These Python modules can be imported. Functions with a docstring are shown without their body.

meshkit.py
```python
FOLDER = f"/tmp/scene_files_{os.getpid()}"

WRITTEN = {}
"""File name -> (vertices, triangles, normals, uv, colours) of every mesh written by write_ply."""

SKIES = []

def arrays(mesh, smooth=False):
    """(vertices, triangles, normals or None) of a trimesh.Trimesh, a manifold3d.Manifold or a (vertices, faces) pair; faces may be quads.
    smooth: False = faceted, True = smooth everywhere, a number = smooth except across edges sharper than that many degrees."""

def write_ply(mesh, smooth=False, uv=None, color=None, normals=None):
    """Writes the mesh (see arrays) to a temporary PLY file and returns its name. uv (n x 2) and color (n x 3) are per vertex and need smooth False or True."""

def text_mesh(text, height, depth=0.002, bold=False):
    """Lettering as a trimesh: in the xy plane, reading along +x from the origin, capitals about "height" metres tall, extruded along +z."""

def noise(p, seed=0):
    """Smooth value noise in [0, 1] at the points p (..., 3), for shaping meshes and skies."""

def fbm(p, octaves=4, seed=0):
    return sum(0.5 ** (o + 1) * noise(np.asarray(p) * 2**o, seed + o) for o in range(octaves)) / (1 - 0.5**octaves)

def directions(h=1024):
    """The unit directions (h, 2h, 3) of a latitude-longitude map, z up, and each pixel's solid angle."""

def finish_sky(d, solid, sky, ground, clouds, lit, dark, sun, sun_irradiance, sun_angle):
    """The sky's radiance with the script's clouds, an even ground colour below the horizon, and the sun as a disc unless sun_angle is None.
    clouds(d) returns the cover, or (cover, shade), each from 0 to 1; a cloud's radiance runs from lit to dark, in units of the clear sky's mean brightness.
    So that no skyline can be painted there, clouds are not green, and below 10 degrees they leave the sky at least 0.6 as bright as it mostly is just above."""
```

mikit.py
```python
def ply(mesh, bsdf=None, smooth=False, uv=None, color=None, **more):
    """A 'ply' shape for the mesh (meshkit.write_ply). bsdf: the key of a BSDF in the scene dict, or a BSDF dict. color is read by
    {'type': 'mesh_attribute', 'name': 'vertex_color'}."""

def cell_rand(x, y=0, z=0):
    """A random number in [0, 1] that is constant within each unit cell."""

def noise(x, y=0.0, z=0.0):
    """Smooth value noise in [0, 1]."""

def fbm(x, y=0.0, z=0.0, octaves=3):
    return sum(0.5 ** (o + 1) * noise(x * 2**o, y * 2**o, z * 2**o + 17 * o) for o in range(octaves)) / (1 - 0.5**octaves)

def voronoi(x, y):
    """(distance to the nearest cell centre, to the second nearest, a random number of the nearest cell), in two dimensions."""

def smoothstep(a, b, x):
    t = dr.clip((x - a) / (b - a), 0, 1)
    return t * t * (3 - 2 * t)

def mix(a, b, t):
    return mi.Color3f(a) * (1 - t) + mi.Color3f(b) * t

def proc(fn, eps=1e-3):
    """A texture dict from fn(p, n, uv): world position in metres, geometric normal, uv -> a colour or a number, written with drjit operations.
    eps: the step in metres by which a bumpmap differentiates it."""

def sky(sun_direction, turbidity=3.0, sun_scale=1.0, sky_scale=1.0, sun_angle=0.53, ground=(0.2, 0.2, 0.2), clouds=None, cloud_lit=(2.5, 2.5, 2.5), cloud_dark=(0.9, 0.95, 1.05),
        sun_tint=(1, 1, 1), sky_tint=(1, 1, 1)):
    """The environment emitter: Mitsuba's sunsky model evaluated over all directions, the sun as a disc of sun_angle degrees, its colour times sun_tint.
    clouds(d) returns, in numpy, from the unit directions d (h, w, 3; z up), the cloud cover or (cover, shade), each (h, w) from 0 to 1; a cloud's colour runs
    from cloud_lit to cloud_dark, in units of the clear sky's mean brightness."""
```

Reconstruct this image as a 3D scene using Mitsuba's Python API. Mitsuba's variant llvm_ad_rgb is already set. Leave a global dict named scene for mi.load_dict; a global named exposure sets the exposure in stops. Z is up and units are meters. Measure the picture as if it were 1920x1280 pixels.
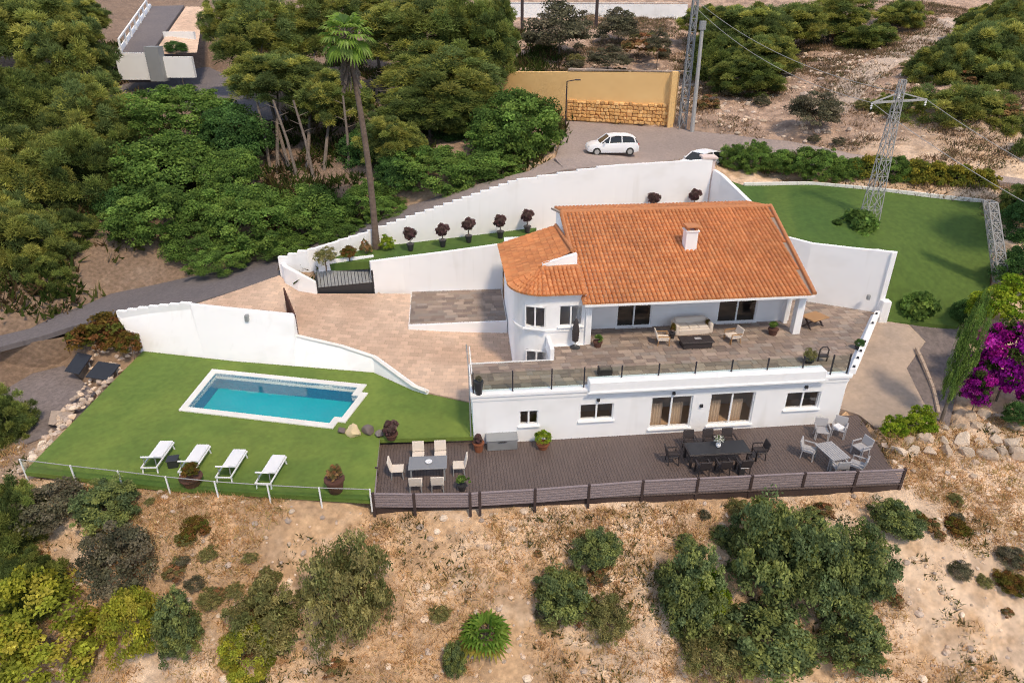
import math, random
import numpy as np, trimesh, drjit as dr, mitsuba as mi, mikit, meshkit
from mikit import proc, noise, fbm, voronoi, cell_rand, smoothstep, mix
from scipy.interpolate import RBFInterpolator, PchipInterpolator
from scipy.spatial import Delaunay
from shapely.geometry import Polygon, Point
from shapely import prepare, contains_xy, affinity, distance as shp_distance, points as shp_points
T = mi.ScalarTransform4f
rng = np.random.default_rng(7); random.seed(7)

# ------------------------------------------------------------------ camera, sky, exposure
PITCH, CAM_H, FOC = math.radians(27.0), 19.5, 1280.0      # focal length in pixels of the 1920 px wide photograph
FW = np.array([0, math.cos(PITCH), -math.sin(PITCH)]); UP = np.array([0, math.sin(PITCH), math.cos(PITCH)]); EYE = np.array([0, 0, CAM_H])
scene, labels = {}, {}
scene['camera'] = {'type': 'perspective', 'fov': math.degrees(2 * math.atan(960 / FOC)), 'fov_axis': 'x', 'near_clip': 0.1, 'far_clip': 3000,
                   'to_world': T().look_at(origin=EYE.tolist(), target=(EYE + FW).tolist(), up=[0, 0, 1])}
def sky_clouds(d):
    n = meshkit.fbm(d * [2.2, 2.2, 4.0] + 5.0, 5, 3)
    return np.clip((n - 0.38) / 0.28, 0, 1) * 0.75, np.clip((n - 0.5) / 0.4, 0, 1)
scene['sky'] = mikit.sky([0.34, -0.62, 1.0], turbidity=4, sun_angle=7.0, sun_scale=0.62, sky_scale=1.55, sun_tint=(1.0, 0.98, 0.94), clouds=sky_clouds, cloud_lit=(1.9, 1.9, 1.9), cloud_dark=(1.1, 1.12, 1.18))
exposure = 1.65

# ------------------------------------------------------------------ where things stand
def at(px, py, z):
    d = FW * FOC + np.array([px - 960, 0, 0]) - UP * (py - 640)
    return EYE + d * ((z - EYE[2]) / d[2])
def aty(px, py, y):
    d = FW * FOC + np.array([px - 960, 0, 0]) - UP * (py - 640)
    return EYE + d * (y / d[1])
def depth(p): return float((np.asarray(p) - EYE) @ FW)
def htop(xy, py):        # height of the point above xy that is seen in row py
    k = (640 - py) / FOC
    return EYE[2] + (k * math.cos(PITCH) - math.sin(PITCH)) / (math.cos(PITCH) + k * math.sin(PITCH)) * xy[1]

# ------------------------------------------------------------------ mesh helpers
def cat(ms):
    vs, fs, n = [], [], 0
    for v, f in ms:
        vs.append(np.asarray(v, float)); fs.append(np.asarray(f, int) + n); n += len(v)
    return np.vstack(vs), np.vstack(fs)
CF = np.array([[0,2,1],[0,3,2],[4,5,6],[4,6,7],[0,1,5],[0,5,4],[1,2,6],[1,6,5],[2,3,7],[2,7,6],[3,0,4],[3,4,7]])
def box8(p): return np.asarray(p, float), CF
def box(c, s, rz=0.0, tilt=None):
    x, y, z = np.asarray(s) / 2.0
    v = np.array([[-x,-y,-z],[x,-y,-z],[x,y,-z],[-x,y,-z],[-x,-y,z],[x,-y,z],[x,y,z],[-x,y,z]])
    if tilt is not None: v = v @ np.asarray(tilt).T
    if rz: v = v @ np.array([[math.cos(rz), math.sin(rz), 0], [-math.sin(rz), math.cos(rz), 0], [0, 0, 1]])
    return v + np.asarray(c, float), CF
def cbox(c, s, rz=0.0, b=0.03):       # box with chamfered edges
    x, y, z = np.asarray(s) / 2.0; b = min(b, x*.45, y*.45, z*.45)
    pts = [[sx*(x-(a!=0)*b), sy*(y-(a!=1)*b), sz*(z-(a!=2)*b)] for a in range(3) for sx in (-1,1) for sy in (-1,1) for sz in (-1,1)]
    m = trimesh.convex.convex_hull(np.array(pts)); v = np.array(m.vertices)
    if rz: v = v @ np.array([[math.cos(rz), math.sin(rz), 0], [-math.sin(rz), math.cos(rz), 0], [0, 0, 1]])
    return v + np.asarray(c, float), np.array(m.faces)
def beam(a, b, w, h, up=(0, 0, 1)):
    a, b = np.asarray(a, float), np.asarray(b, float); d = b - a; d /= np.linalg.norm(d)
    s = np.cross(d, up); n = np.linalg.norm(s); s = s / n if n > 1e-6 else np.array([1., 0, 0]); u = np.cross(s, d)
    s, u = s * w / 2, u * h / 2
    return np.array([a-s-u, a+s-u, b+s-u, b-s-u, a-s+u, a+s+u, b+s+u, b-s+u]), CF
def tube(pts, rad, n=7):
    pts = np.asarray(pts, float); rad = np.broadcast_to(rad, len(pts)); vs = []
    for i, p in enumerate(pts):
        d = pts[min(i+1, len(pts)-1)] - pts[max(i-1, 0)]; d = d / np.linalg.norm(d)
        s = np.cross(d, [0.31, 0.95, 0.1]); s /= np.linalg.norm(s); u = np.cross(d, s)
        a = np.arange(n) * 2 * math.pi / n
        vs.append(p + rad[i] * (np.cos(a)[:, None] * s + np.sin(a)[:, None] * u))
    f = []
    for i in range(len(pts)-1):
        for j in range(n):
            a, b = i*n+j, i*n+(j+1) % n
            f += [[a, b, b+n], [a, b+n, a+n]]
    v = np.vstack(vs + [pts[:1], pts[-1:]]); k = len(v)
    for j in range(n):
        f += [[k-2, (j+1) % n, j], [k-1, (len(pts)-1)*n+j, (len(pts)-1)*n+(j+1) % n]]
    return v, np.array(f)
def prism(poly, z0, z1):
    m = trimesh.creation.extrude_polygon(poly if isinstance(poly, Polygon) else Polygon(poly), z1 - z0, engine='earcut')
    return np.array(m.vertices) + [0, 0, z0], np.array(m.faces)
def lathe(profile, c, n=14):          # [(r, z), ...]
    a = np.arange(n) * 2 * math.pi / n; v = []; f = []
    for r, z in profile: v += [[c[0] + r*math.cos(x), c[1] + r*math.sin(x), c[2] + z] for x in a]
    for i in range(len(profile)-1):
        for j in range(n):
            p, q = i*n+j, i*n+(j+1) % n
            f += [[p, q, q+n], [p, q+n, p+n]]
    return np.array(v), np.array(f)
def densify(p, step):
    out = []
    for a, b in zip(p, np.roll(p, -1, 0)):
        k = max(1, int(np.linalg.norm(b-a) / step)); out += [a + (b-a) * i / k for i in range(k)]
    return np.array(out)
def sheet(poly, zf, step=0.6, skirt=0.5):
    p = Polygon([q[:2] for q in poly]).buffer(0); b = densify(np.array(p.exterior.coords)[:-1], step)
    x0, y0, x1, y1 = p.bounds
    g = np.stack(np.meshgrid(np.arange(x0, x1, step), np.arange(y0, y1, step)), -1).reshape(-1, 2)
    inner = p.buffer(-step * 0.4); prepare(inner)
    g = g[contains_xy(inner, g[:, 0], g[:, 1])] if not inner.is_empty else g[:0]
    pts = np.vstack([b, g]); tri = Delaunay(pts).simplices; c = pts[tri].mean(1); big = p.buffer(1e-4); prepare(big)
    tri = tri[contains_xy(big, c[:, 0], c[:, 1])]
    q = pts[tri]; area = (q[:,1,0]-q[:,0,0])*(q[:,2,1]-q[:,0,1])-(q[:,1,1]-q[:,0,1])*(q[:,2,0]-q[:,0,0])
    tri = np.where((area < 0)[:, None], tri[:, ::-1], tri)[np.abs(area) > 1e-7]
    v = np.column_stack([pts, zf(pts)]); parts = [(v, tri)]
    if skirt:
        n = len(b); w = np.vstack([v[:n], v[:n] - [0, 0, skirt]]); i = np.arange(n); j = (i+1) % n
        f = np.vstack([np.stack([i, i+n, j], 1), np.stack([j, i+n, j+n], 1)])
        if not p.exterior.is_ccw: f = f[:, ::-1]
        parts.append((w, f))
    return cat(parts)
def rbf(pts, smoothing=0.0):
    pts = np.array(pts, float); r = RBFInterpolator(pts[:, :2], pts[:, 2], kernel='linear', smoothing=smoothing)
    return lambda xy: r(np.asarray(xy, float)[:, :2])

# ------------------------------------------------------------------ naming
used = set()
def key_of(name, parent=None):
    k = base = (parent + '__' if parent else '') + name; i = 0
    while k in used or k in scene:
        i += 1; k = f'{base}_{i:03d}'
    used.add(k); return k
def add(name, m, bsdf, parent=None, smooth=False, **kw):
    k = key_of(name, parent); scene[k] = mikit.ply(m, bsdf, smooth=smooth, **kw); return k
def tag(k, label=None, category=None, group=None, kind=None):
    labels[k] = {a: b for a, b in (('label', label), ('category', category), ('group', group), ('kind', kind)) if b}; return k
def thing(name, label, category, group=None): return tag(key_of(name), label, category, group)

# ------------------------------------------------------------------ materials
def mat(name, color, rough=0.7, bump=None, eps=5e-3, two=True, **kw):
    c = {'type': 'rgb', 'value': list(color)} if isinstance(color, (tuple, list)) else color
    b = {'type': 'principled', 'base_color': c, 'roughness': rough, **kw}
    if bump is not None: b = {'type': 'bumpmap', 'arbitrary': proc(bump, eps), 'scale': 1.0, 'bsdf': b}
    scene[name] = {'type': 'twosided', 'bsdf': b} if two else b
VCOL = {'type': 'mesh_attribute', 'name': 'vertex_color'}
def plaster(p, n, uv):
    st = fbm(p.x*0.55+3, p.y*0.55, p.z*0.9, 4); streak = fbm(p.x*3.1, p.y*3.1, p.z*0.22, 3)
    return mix((0.82, 0.82, 0.83), (0.70, 0.69, 0.675), dr.clip(smoothstep(0.5, 0.85, st)*0.45 + smoothstep(0.58, 0.85, streak)*0.45, 0, 1))
mat('white_plaster', proc(plaster), 0.75, lambda p, n, uv: 0.004*fbm(p.x*9, p.y*9, p.z*9, 3))
mat('white_paint', (0.80, 0.80, 0.80), 0.45)
mat('pink_plaster', (0.62, 0.50, 0.46), 0.8)
def turf(p, n, uv):
    a = fbm(p.x*0.5, p.y*0.5, 0, 4); b = fbm(p.x*5, p.y*5, 0, 3); s = noise(p.x*0.9+0.15*p.y, p.y*0.04, 3)
    c = mix((0.112, 0.176, 0.030), (0.152, 0.212, 0.037), smoothstep(0.3, 0.7, a))
    return c*(0.76+0.30*b+0.18*s)
mat('turf', proc(turf), 0.9, lambda p, n, uv: 0.05*fbm(p.x*11, p.y*11, 0, 3), eps=0.02)
def turf_dark(p, n, uv):
    a = fbm(p.x*0.35, p.y*0.3, 0, 3); b = fbm(p.x*5, p.y*5, 0, 3)
    sx = p.x - 0.28*p.y
    st = smoothstep(0.35, 0.65, noise(sx*0.55, 0.0, 7.0))
    c = mix((0.052, 0.108, 0.017), (0.088, 0.140, 0.022), dr.clip(0.5*a+0.6*st-0.1, 0, 1))
    return c*(0.72+0.42*b)
mat('turf_dark', proc(turf_dark), 0.9, lambda p, n, uv: 0.03*fbm(p.x*11, p.y*11, 0, 3), eps=0.02)
def drive(p, n, uv):
    a = fbm(p.x*0.4, p.y*0.4, 0, 4); r = dr.floor(p.y*3.0); c = cell_rand(p.x*2.2+0.5*(r-2*dr.floor(r/2)), p.y*3.0)
    c0 = mix((0.60, 0.435, 0.325), (0.50, 0.345, 0.25), smoothstep(0.3, 0.75, a))
    fx, fy = p.x*2.2+0.5*(r-2*dr.floor(r/2)), p.y*3.0; fx -= dr.floor(fx); fy -= dr.floor(fy)
    joint = dr.select((fx < 0.05) | (fy < 0.07), 0.80, 1.0)
    return c0*(0.86+0.24*c)*joint
mat('drive_pavers', proc(drive), 0.85, lambda p, n, uv: 0.006*fbm(p.x*8, p.y*8, 0, 2))
def concrete(p, n, uv):
    a = fbm(p.x*0.6, p.y*0.6, p.z, 4); b = fbm(p.x*6, p.y*6, p.z*6, 3)
    return mix((0.43, 0.335, 0.265), (0.33, 0.265, 0.22), smoothstep(0.35, 0.7, a))*(0.82+0.36*b)
mat('concrete_path', proc(concrete), 0.9, lambda p, n, uv: 0.008*fbm(p.x*7, p.y*7, 0, 3))
def asphalt(p, n, uv):
    a = fbm(p.x*0.35, p.y*0.35, 0, 4); b = fbm(p.x*8, p.y*8, 0, 3)
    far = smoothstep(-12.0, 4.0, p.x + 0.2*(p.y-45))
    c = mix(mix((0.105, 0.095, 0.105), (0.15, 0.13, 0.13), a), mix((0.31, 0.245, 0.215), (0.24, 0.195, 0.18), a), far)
    return c*(0.8+0.4*b)
mat('asphalt', proc(asphalt), 0.9, lambda p, n, uv: 0.006*fbm(p.x*14, p.y*14, 0, 3))
def gravel(p, n, uv):
    a = fbm(p.x*0.5, p.y*0.5, 0, 4); b = fbm(p.x*7, p.y*7, 0, 3)
    return mix((0.20, 0.165, 0.16), (0.145, 0.12, 0.11), a)*(0.7+0.6*b)
mat('gravel', proc(gravel), 0.95, lambda p, n, uv: 0.02*fbm(p.x*12, p.y*12, 0, 3))
def soil(p, n, uv):
    a = fbm(p.x*0.22+7, p.y*0.22, p.z*0.22, 4); b = fbm(p.x*1.3, p.y*1.3, p.z*1.3, 4); c = fbm(p.x*6, p.y*6, p.z*6, 3)
    left = smoothstep(-4.0, -20.0, p.x); back = smoothstep(30.0, 42.0, p.y); right = smoothstep(9.0, 24.0, p.x)
    sand = mix((0.70, 0.53, 0.385), (0.57, 0.415, 0.29), b)
    rust = mix((0.42, 0.265, 0.155), (0.53, 0.36, 0.215), c)
    humus = mix((0.11, 0.078, 0.055), (0.19, 0.13, 0.10), c)
    k = smoothstep(0.40, 0.60, 0.55*a + 0.45*b + 0.10*left - 0.10*right*(1-back))
    col = mix(sand, rust, k)
    dark = smoothstep(0.47, 0.62, fbm(p.x*0.8+31, p.y*0.8, p.z*0.8, 4) + 0.08*left)
    col = mix(col, humus, dark*0.32)
    hill = smoothstep(50.0, 60.0, p.y)
    col = mix(col, mix((0.37, 0.255, 0.19), (0.22, 0.15, 0.115), smoothstep(.35,.65,b)), hill*0.9)
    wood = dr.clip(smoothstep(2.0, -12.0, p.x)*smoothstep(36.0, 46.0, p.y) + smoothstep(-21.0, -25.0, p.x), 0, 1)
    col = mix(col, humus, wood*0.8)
    return col*(0.74+0.56*c)
mat('soil', proc(soil), 0.95, lambda p, n, uv: 0.10*fbm(p.x*2.6, p.y*2.6, p.z*2.6, 4)+0.03*fbm(p.x*13, p.y*13, p.z*13, 2), eps=0.03)
mat('tile', VCOL, 0.7)
mat('paver', VCOL, 0.8, lambda p, n, uv: 0.006*fbm(p.x*9, p.y*9, 0, 3))
mat('stone', VCOL, 0.9, lambda p, n, uv: 0.03*fbm(p.x*5, p.y*5, p.z*5, 3), eps=0.02)
mat('grout', (0.30, 0.24, 0.20), 0.9)
def deckwood(p, n, uv):
    g = fbm(p.x*22, p.y*1.5, p.z*20, 3)
    return mix((0.140, 0.104, 0.094), (0.098, 0.073, 0.066), g)
mat('deck_wood', proc(deckwood), 0.55, lambda p, n, uv: 0.002*fbm(p.x*60, p.y*4, 0, 2))
mat('fence_wood', proc(lambda p, n, uv: mix((0.31, 0.25, 0.255), (0.21, 0.165, 0.17), fbm(p.x*3, p.y*3, p.z*40, 3))), 0.6)
mat('post_wood', (0.055, 0.036, 0.034), 0.6)
mat('dark_metal', (0.030, 0.030, 0.034), 0.4)
mat('rattan', proc(lambda p, n, uv: mix((0.026, 0.020, 0.021), (0.050, 0.040, 0.040), noise(p.x*40, p.y*40, p.z*40))), 0.6)
mat('grey_metal', (0.25, 0.26, 0.27), 0.5)
mat('zinc', proc(lambda p, n, uv: mix((0.30, 0.31, 0.32), (0.19, 0.195, 0.20), fbm(p.x*2, p.y*2, p.z*2, 3))), 0.55, metallic=0.3)
mat('grey_wicker', (0.36, 0.35, 0.36), 0.7)
mat('white_plastic', (0.74, 0.74, 0.76), 0.45)
mat('cream_fabric', (0.66, 0.58, 0.50), 0.9)
mat('grey_top', (0.22, 0.225, 0.24), 0.35)
mat('terracotta', (0.22, 0.075, 0.035), 0.8)
mat('tan_wood', (0.36, 0.20, 0.09), 0.6)
mat('rust_steel', (0.10, 0.045, 0.032), 0.75)
mat('room', (0.42, 0.40, 0.37), 0.9)
mat('room_floor', (0.46, 0.30, 0.18), 0.7)
mat('curtain', (0.50, 0.38, 0.27), 0.9)
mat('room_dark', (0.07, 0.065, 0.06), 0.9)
scene['pane_glass'] = {'type': 'thindielectric', 'int_ior': 1.5}
scene['rail_glass'] = {'type': 'thindielectric', 'int_ior': 1.25, 'specular_transmittance': {'type': 'rgb', 'value': [.76, .84, .80]}}
scene['pool_water'] = {'type': 'thindielectric', 'int_ior': 1.33}
mat('pool_tile', proc(lambda p, n, uv: mix((0.0, 0.32, 0.37), (0.0, 0.40, 0.43), fbm(p.x*0.8, p.y*0.8, p.z*0.8, 4))), 0.5)
mat('pool_depth_shade', proc(lambda p, n, uv: mix((0.004, 0.12, 0.22), (0.006, 0.17, 0.28), cell_rand(p.x*14, p.y*14, p.z*14))), 0.4)  # side walls coloured deeper blue to paint in the darkening by water depth
mat('coping', proc(lambda p, n, uv: mix((0.78, 0.765, 0.73), (0.66, 0.64, 0.60), fbm(p.x*1.5, p.y*1.5, 0, 3))), 0.7)
mat('ochre', proc(lambda p, n, uv: mix((0.80, 0.53, 0.23), (0.72, 0.455, 0.19), fbm(p.x*0.6, p.y*0.6, p.z*0.9, 4))), 0.85)
mat('bark', proc(lambda p, n, uv: mix((0.20, 0.165, 0.14), (0.10, 0.075, 0.06), fbm(p.x*8, p.y*8, p.z*3, 3))), 0.9)
mat('palm_bark', proc(lambda p, n, uv: mix((0.17, 0.125, 0.10), (0.10, 0.07, 0.055), noise(p.x*3, p.y*3, p.z*7))), 0.9)
mat('car_paint', (0.80, 0.80, 0.82), 0.25, clearcoat=0.8)
mat('car_glass', (0.018, 0.02, 0.024), 0.08)
mat('tyre', (0.02, 0.02, 0.02), 0.8)
mat('red_lamp', (0.35, 0.02, 0.02), 0.3)
mat('steel', (0.36, 0.355, 0.35), 0.6)
mat('solar', (0.016, 0.018, 0.026), 0.3)
scene['leaf'] = {'type': 'principledthin', 'base_color': VCOL, 'roughness': 0.6, 'diff_trans': 0.9, 'spec_trans': 0.0, 'eta': 1.3}

# ------------------------------------------------------------------ house frame: s along the front wall, t into the hill
O = at(886, 740, 2.8)[:2]; AX = at(1591, 703, 2.8)[:2] - O; AX /= np.linalg.norm(AX); AY = np.array([-AX[1], AX[0]]); HR = math.atan2(AX[1], AX[0])
def H(s, t, z): return np.array([*(O + AX*s + AY*t), z])
def Hm(m): v = np.asarray(m[0], float); return np.column_stack([O + v[:, :1]*AX + v[:, 1:2]*AY, v[:, 2]]), m[1]
def hbox(s0, s1, t0, t1, z0, z1): return Hm(box([(s0+s1)/2, (t0+t1)/2, (z0+z1)/2], [s1-s0, t1-t0, z1-z0]))

# ------------------------------------------------------------------ surfaces of the plot (outlines and levels)
LZ = 0.40
lawn_poly = [at(*p, LZ) for p in ((268,658),(440,677),(700,698),(775,732),(890,757),(893,818),(712,823),(700,937),(320,914),(45,884))]
deck_poly = [at(*p, 0.0) for p in ((700,951),(1692,907),(1610,778),(1574,779),(886,829),(712,827))]
DR = [((356,573),2.6),((524,516),3.0),((545,534),2.75),((595,550),2.3),((770,551),1.65),((770,607),1.5),((945,637),.85),((990,660),.7),((900,690),.62),((905,758),.44),((775,729),.45),((700,674),.9),((640,652),1.25),((554,632),1.6),((551,622),1.75),((450,590),2.3)]
drive_pts = [at(*p, z) for p, z in DR[:6]] + [H(2.9,10.3,.85), H(2.9,6.6,.66), H(4.6,4.7,.62), H(4.4,3.0,.55)] + [at(*p, z) for p, z in DR[8:]]; drive_z = rbf(drive_pts)
RD_UP = [((-260,700),1.2),((-80,650),1.5),((57,616),1.5),((114,588),1.75),((208,551),2.3),((390,511),2.95),((520,480),3.3),((640,432),4.1),((760,388),5.3),((900,345),6.9),((990,322),7.8),((1040,296),8.25)]
RD_LO = [((-260,730),1.2),((-80,672),1.5),((57,636),1.5),((130,614),1.7),((218,590),1.95),((356,572),2.6),((524,516),3.0),((560,492),3.35),((640,462),4.0),((770,413),5.4),((885,371),6.8),((994,335),7.7),((1060,318),8.1)]
_kn = sorted((float(at(*p, z)[0]), z) for p, z in RD_LO); lane_h = PchipInterpolator([k[0] for k in _kn], [k[1] for k in _kn])
def on_lane(px, py):
    z = 3.0
    for _ in range(25): z = .5*z+.5*float(lane_h(np.clip(at(px, py, z)[0], _kn[0][0], _kn[-1][0])))
    return at(px, py, z)
road_poly = [on_lane(*p) for p, z in RD_UP] + [on_lane(*p) for p, z in RD_LO[::-1]]; road_pts = road_poly
def lane_z(q): return lane_h(np.clip(np.asarray(q)[:, 0], _kn[0][0], _kn[-1][0]))
JN = [((1040,296),8.25),((1060,226),8.6),((1265,240),8.6),((1370,252),8.5),((1480,265),8.4),((1600,289),8.2),((1720,306),8.0),((1900,333),7.7),((2100,365),7.4),((2100,380),7.4),((1900,344),7.7),((1720,322),8.0),((1600,304),8.2),((1480,284),8.35),((1370,290),8.2),((1350,308),7.1),((1280,313),7.2),((1225,311),7.8),((1150,312),8.05),((1060,318),8.1)]
junction_pts = [at(*p, z) for p, z in JN]; road_z = rbf(road_pts[9:15] + junction_pts)
GL = [((1366,338),7.35),((1395,348),7.0),((1520,346),7.0),((1650,358),7.0),((1845,380),6.8),((1862,450),5.4),((1855,540),3.8),((1795,612),2.5),((1655,602),2.4),((1648,580),2.8),((1664,476),5.3),((1540,468),5.8),((1490,458),6.1)]
SWP = [at(1400,382,6.5), at(1376,358,7.0), at(1351,333,7.5)]        # the side lawn's wall towards the back yard
right_pts = [at(*p, z) for p, z in GL] + [q+np.array([.5,0,-.05]) for q in SWP]; right_z = rbf(right_pts)
PA = [((1640,600),2.45),((1700,604),2.4),((1735,640),1.9),((1700,690),1.25),((1752,790),.15),((1705,815),0.02),((1640,800),.0),((1612,778),.0),((1560,760),.05),((1560,700),.8),((1600,640),1.7)]
path_pts = [at(*p, z) for p, z in PA]; path_z = rbf(path_pts)
GP = [((1735,640),1.9),((1705,606),2.4),((1800,610),2.45),((1800,700),1.3),((1780,800),.2),((1752,790),.15),((1700,690),1.25)]
gpath_pts = [at(*p, z) for p, z in GP]; gpath_z = rbf(gpath_pts)
GR = [((-40,760),-.6),((60,700),-.5),((120,685),-.45),((180,735),-.45),((150,790),-.45),((30,840),-.6),((-60,860),-.7)]
gravel_pts = [at(*p, z) for p, z in GR]
gravel_z = rbf(gravel_pts)
ST = [((590,481),3.75),((700,463),3.95),((770,455),4.0),((970,430),4.2),((1010,424),4.25),((960,458),4.1),((770,480),4.0),((703,490),3.9),((600,496),3.75)]
strip_pts = [at(*p, z) for p, z in ST]; strip_z = rbf(strip_pts)
plaza = [(( 190,170),9.9),((300,140),10.3),((390,125),10.6),((480,165),10),((540,225),8.6),((420,225),9.0),((330,190),9.7)]
plaza_pts = [at(*p, z) for p, z in plaza]; plaza_z = rbf(plaza_pts)
house_poly = [H(0,0,0), H(18.55,0,0), H(23.8,6.6,0), H(23.6,7.5,0), H(19.9,9.4,0), H(19.2,15,0), H(6.2,15,0), H(2.6,14,0), H(2.6,6.5,0), H(0,3,0)]
bw_base = [at(527,520,2.9), at(590,505,3.5), at(640,478,3.8), at(700,463,3.95), at(770,454,4.05), at(970,431,4.2), np.array([7.6,50.0,4.3]), np.array([14.95,51.4,4.4])]
yard_poly = [bw_base[5], bw_base[6], bw_base[7], np.array([15.1,51.3,0]), SWP[2], SWP[0], H(18.6,15,0), H(2.7,15.8,0)]
batter_poly = [at(268,658,LZ), at(440,677,LZ), at(552,687,LZ), at(702,698,LZ), at(775,732,LZ), at(775,725,.62), at(700,670,1.08), at(640,650,1.42), at(554,630,1.75), at(551,591,3.0), at(356,571,3.1), at(219,589,2.25)]
stripwall_poly = [at(597,549,2.25), at(701,545,2.0), H(-3.4,15.2,0), H(4.5,15.2,0), H(4.5,17.2,0), at(770,472,4.0), at(703,482,3.9), at(600,489,3.75)]
court_poly = [H(-3.4,15.6,0), H(-3.4,10.2,0), H(0,6,0), H(0,3,0), H(4.5,3,0), H(4.5,15.8,0)]

# the pool's outline
pool_px = {'A': (398,693), 'B': (688,722), 'C': (624,804), 'D': (335,770)}
A, B, C, D = (at(*pool_px[k], LZ)[:2] for k in 'ABCD')
def PQ(u, v): return A*(1-u)*(1-v) + B*u*(1-v) + C*u*v + D*(1-u)*v       # pool frame, 0..1
eu, ev = 0.38/np.linalg.norm(B-A), 0.38/np.linalg.norm(D-A)
outer = [PQ(0,0), PQ(1,0), PQ(1,.19), PQ(1.045,.19), PQ(1.045,.86), PQ(1,.86), PQ(1,1), PQ(0,1)]
inner = [PQ(eu,ev), PQ(1-eu,ev), PQ(1-eu,.19+ev), PQ(1.045-eu,.19+ev), PQ(1.045-eu,.86-ev), PQ(1-eu,.86-ev), PQ(1-eu,1-ev), PQ(eu,1-ev)]
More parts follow.
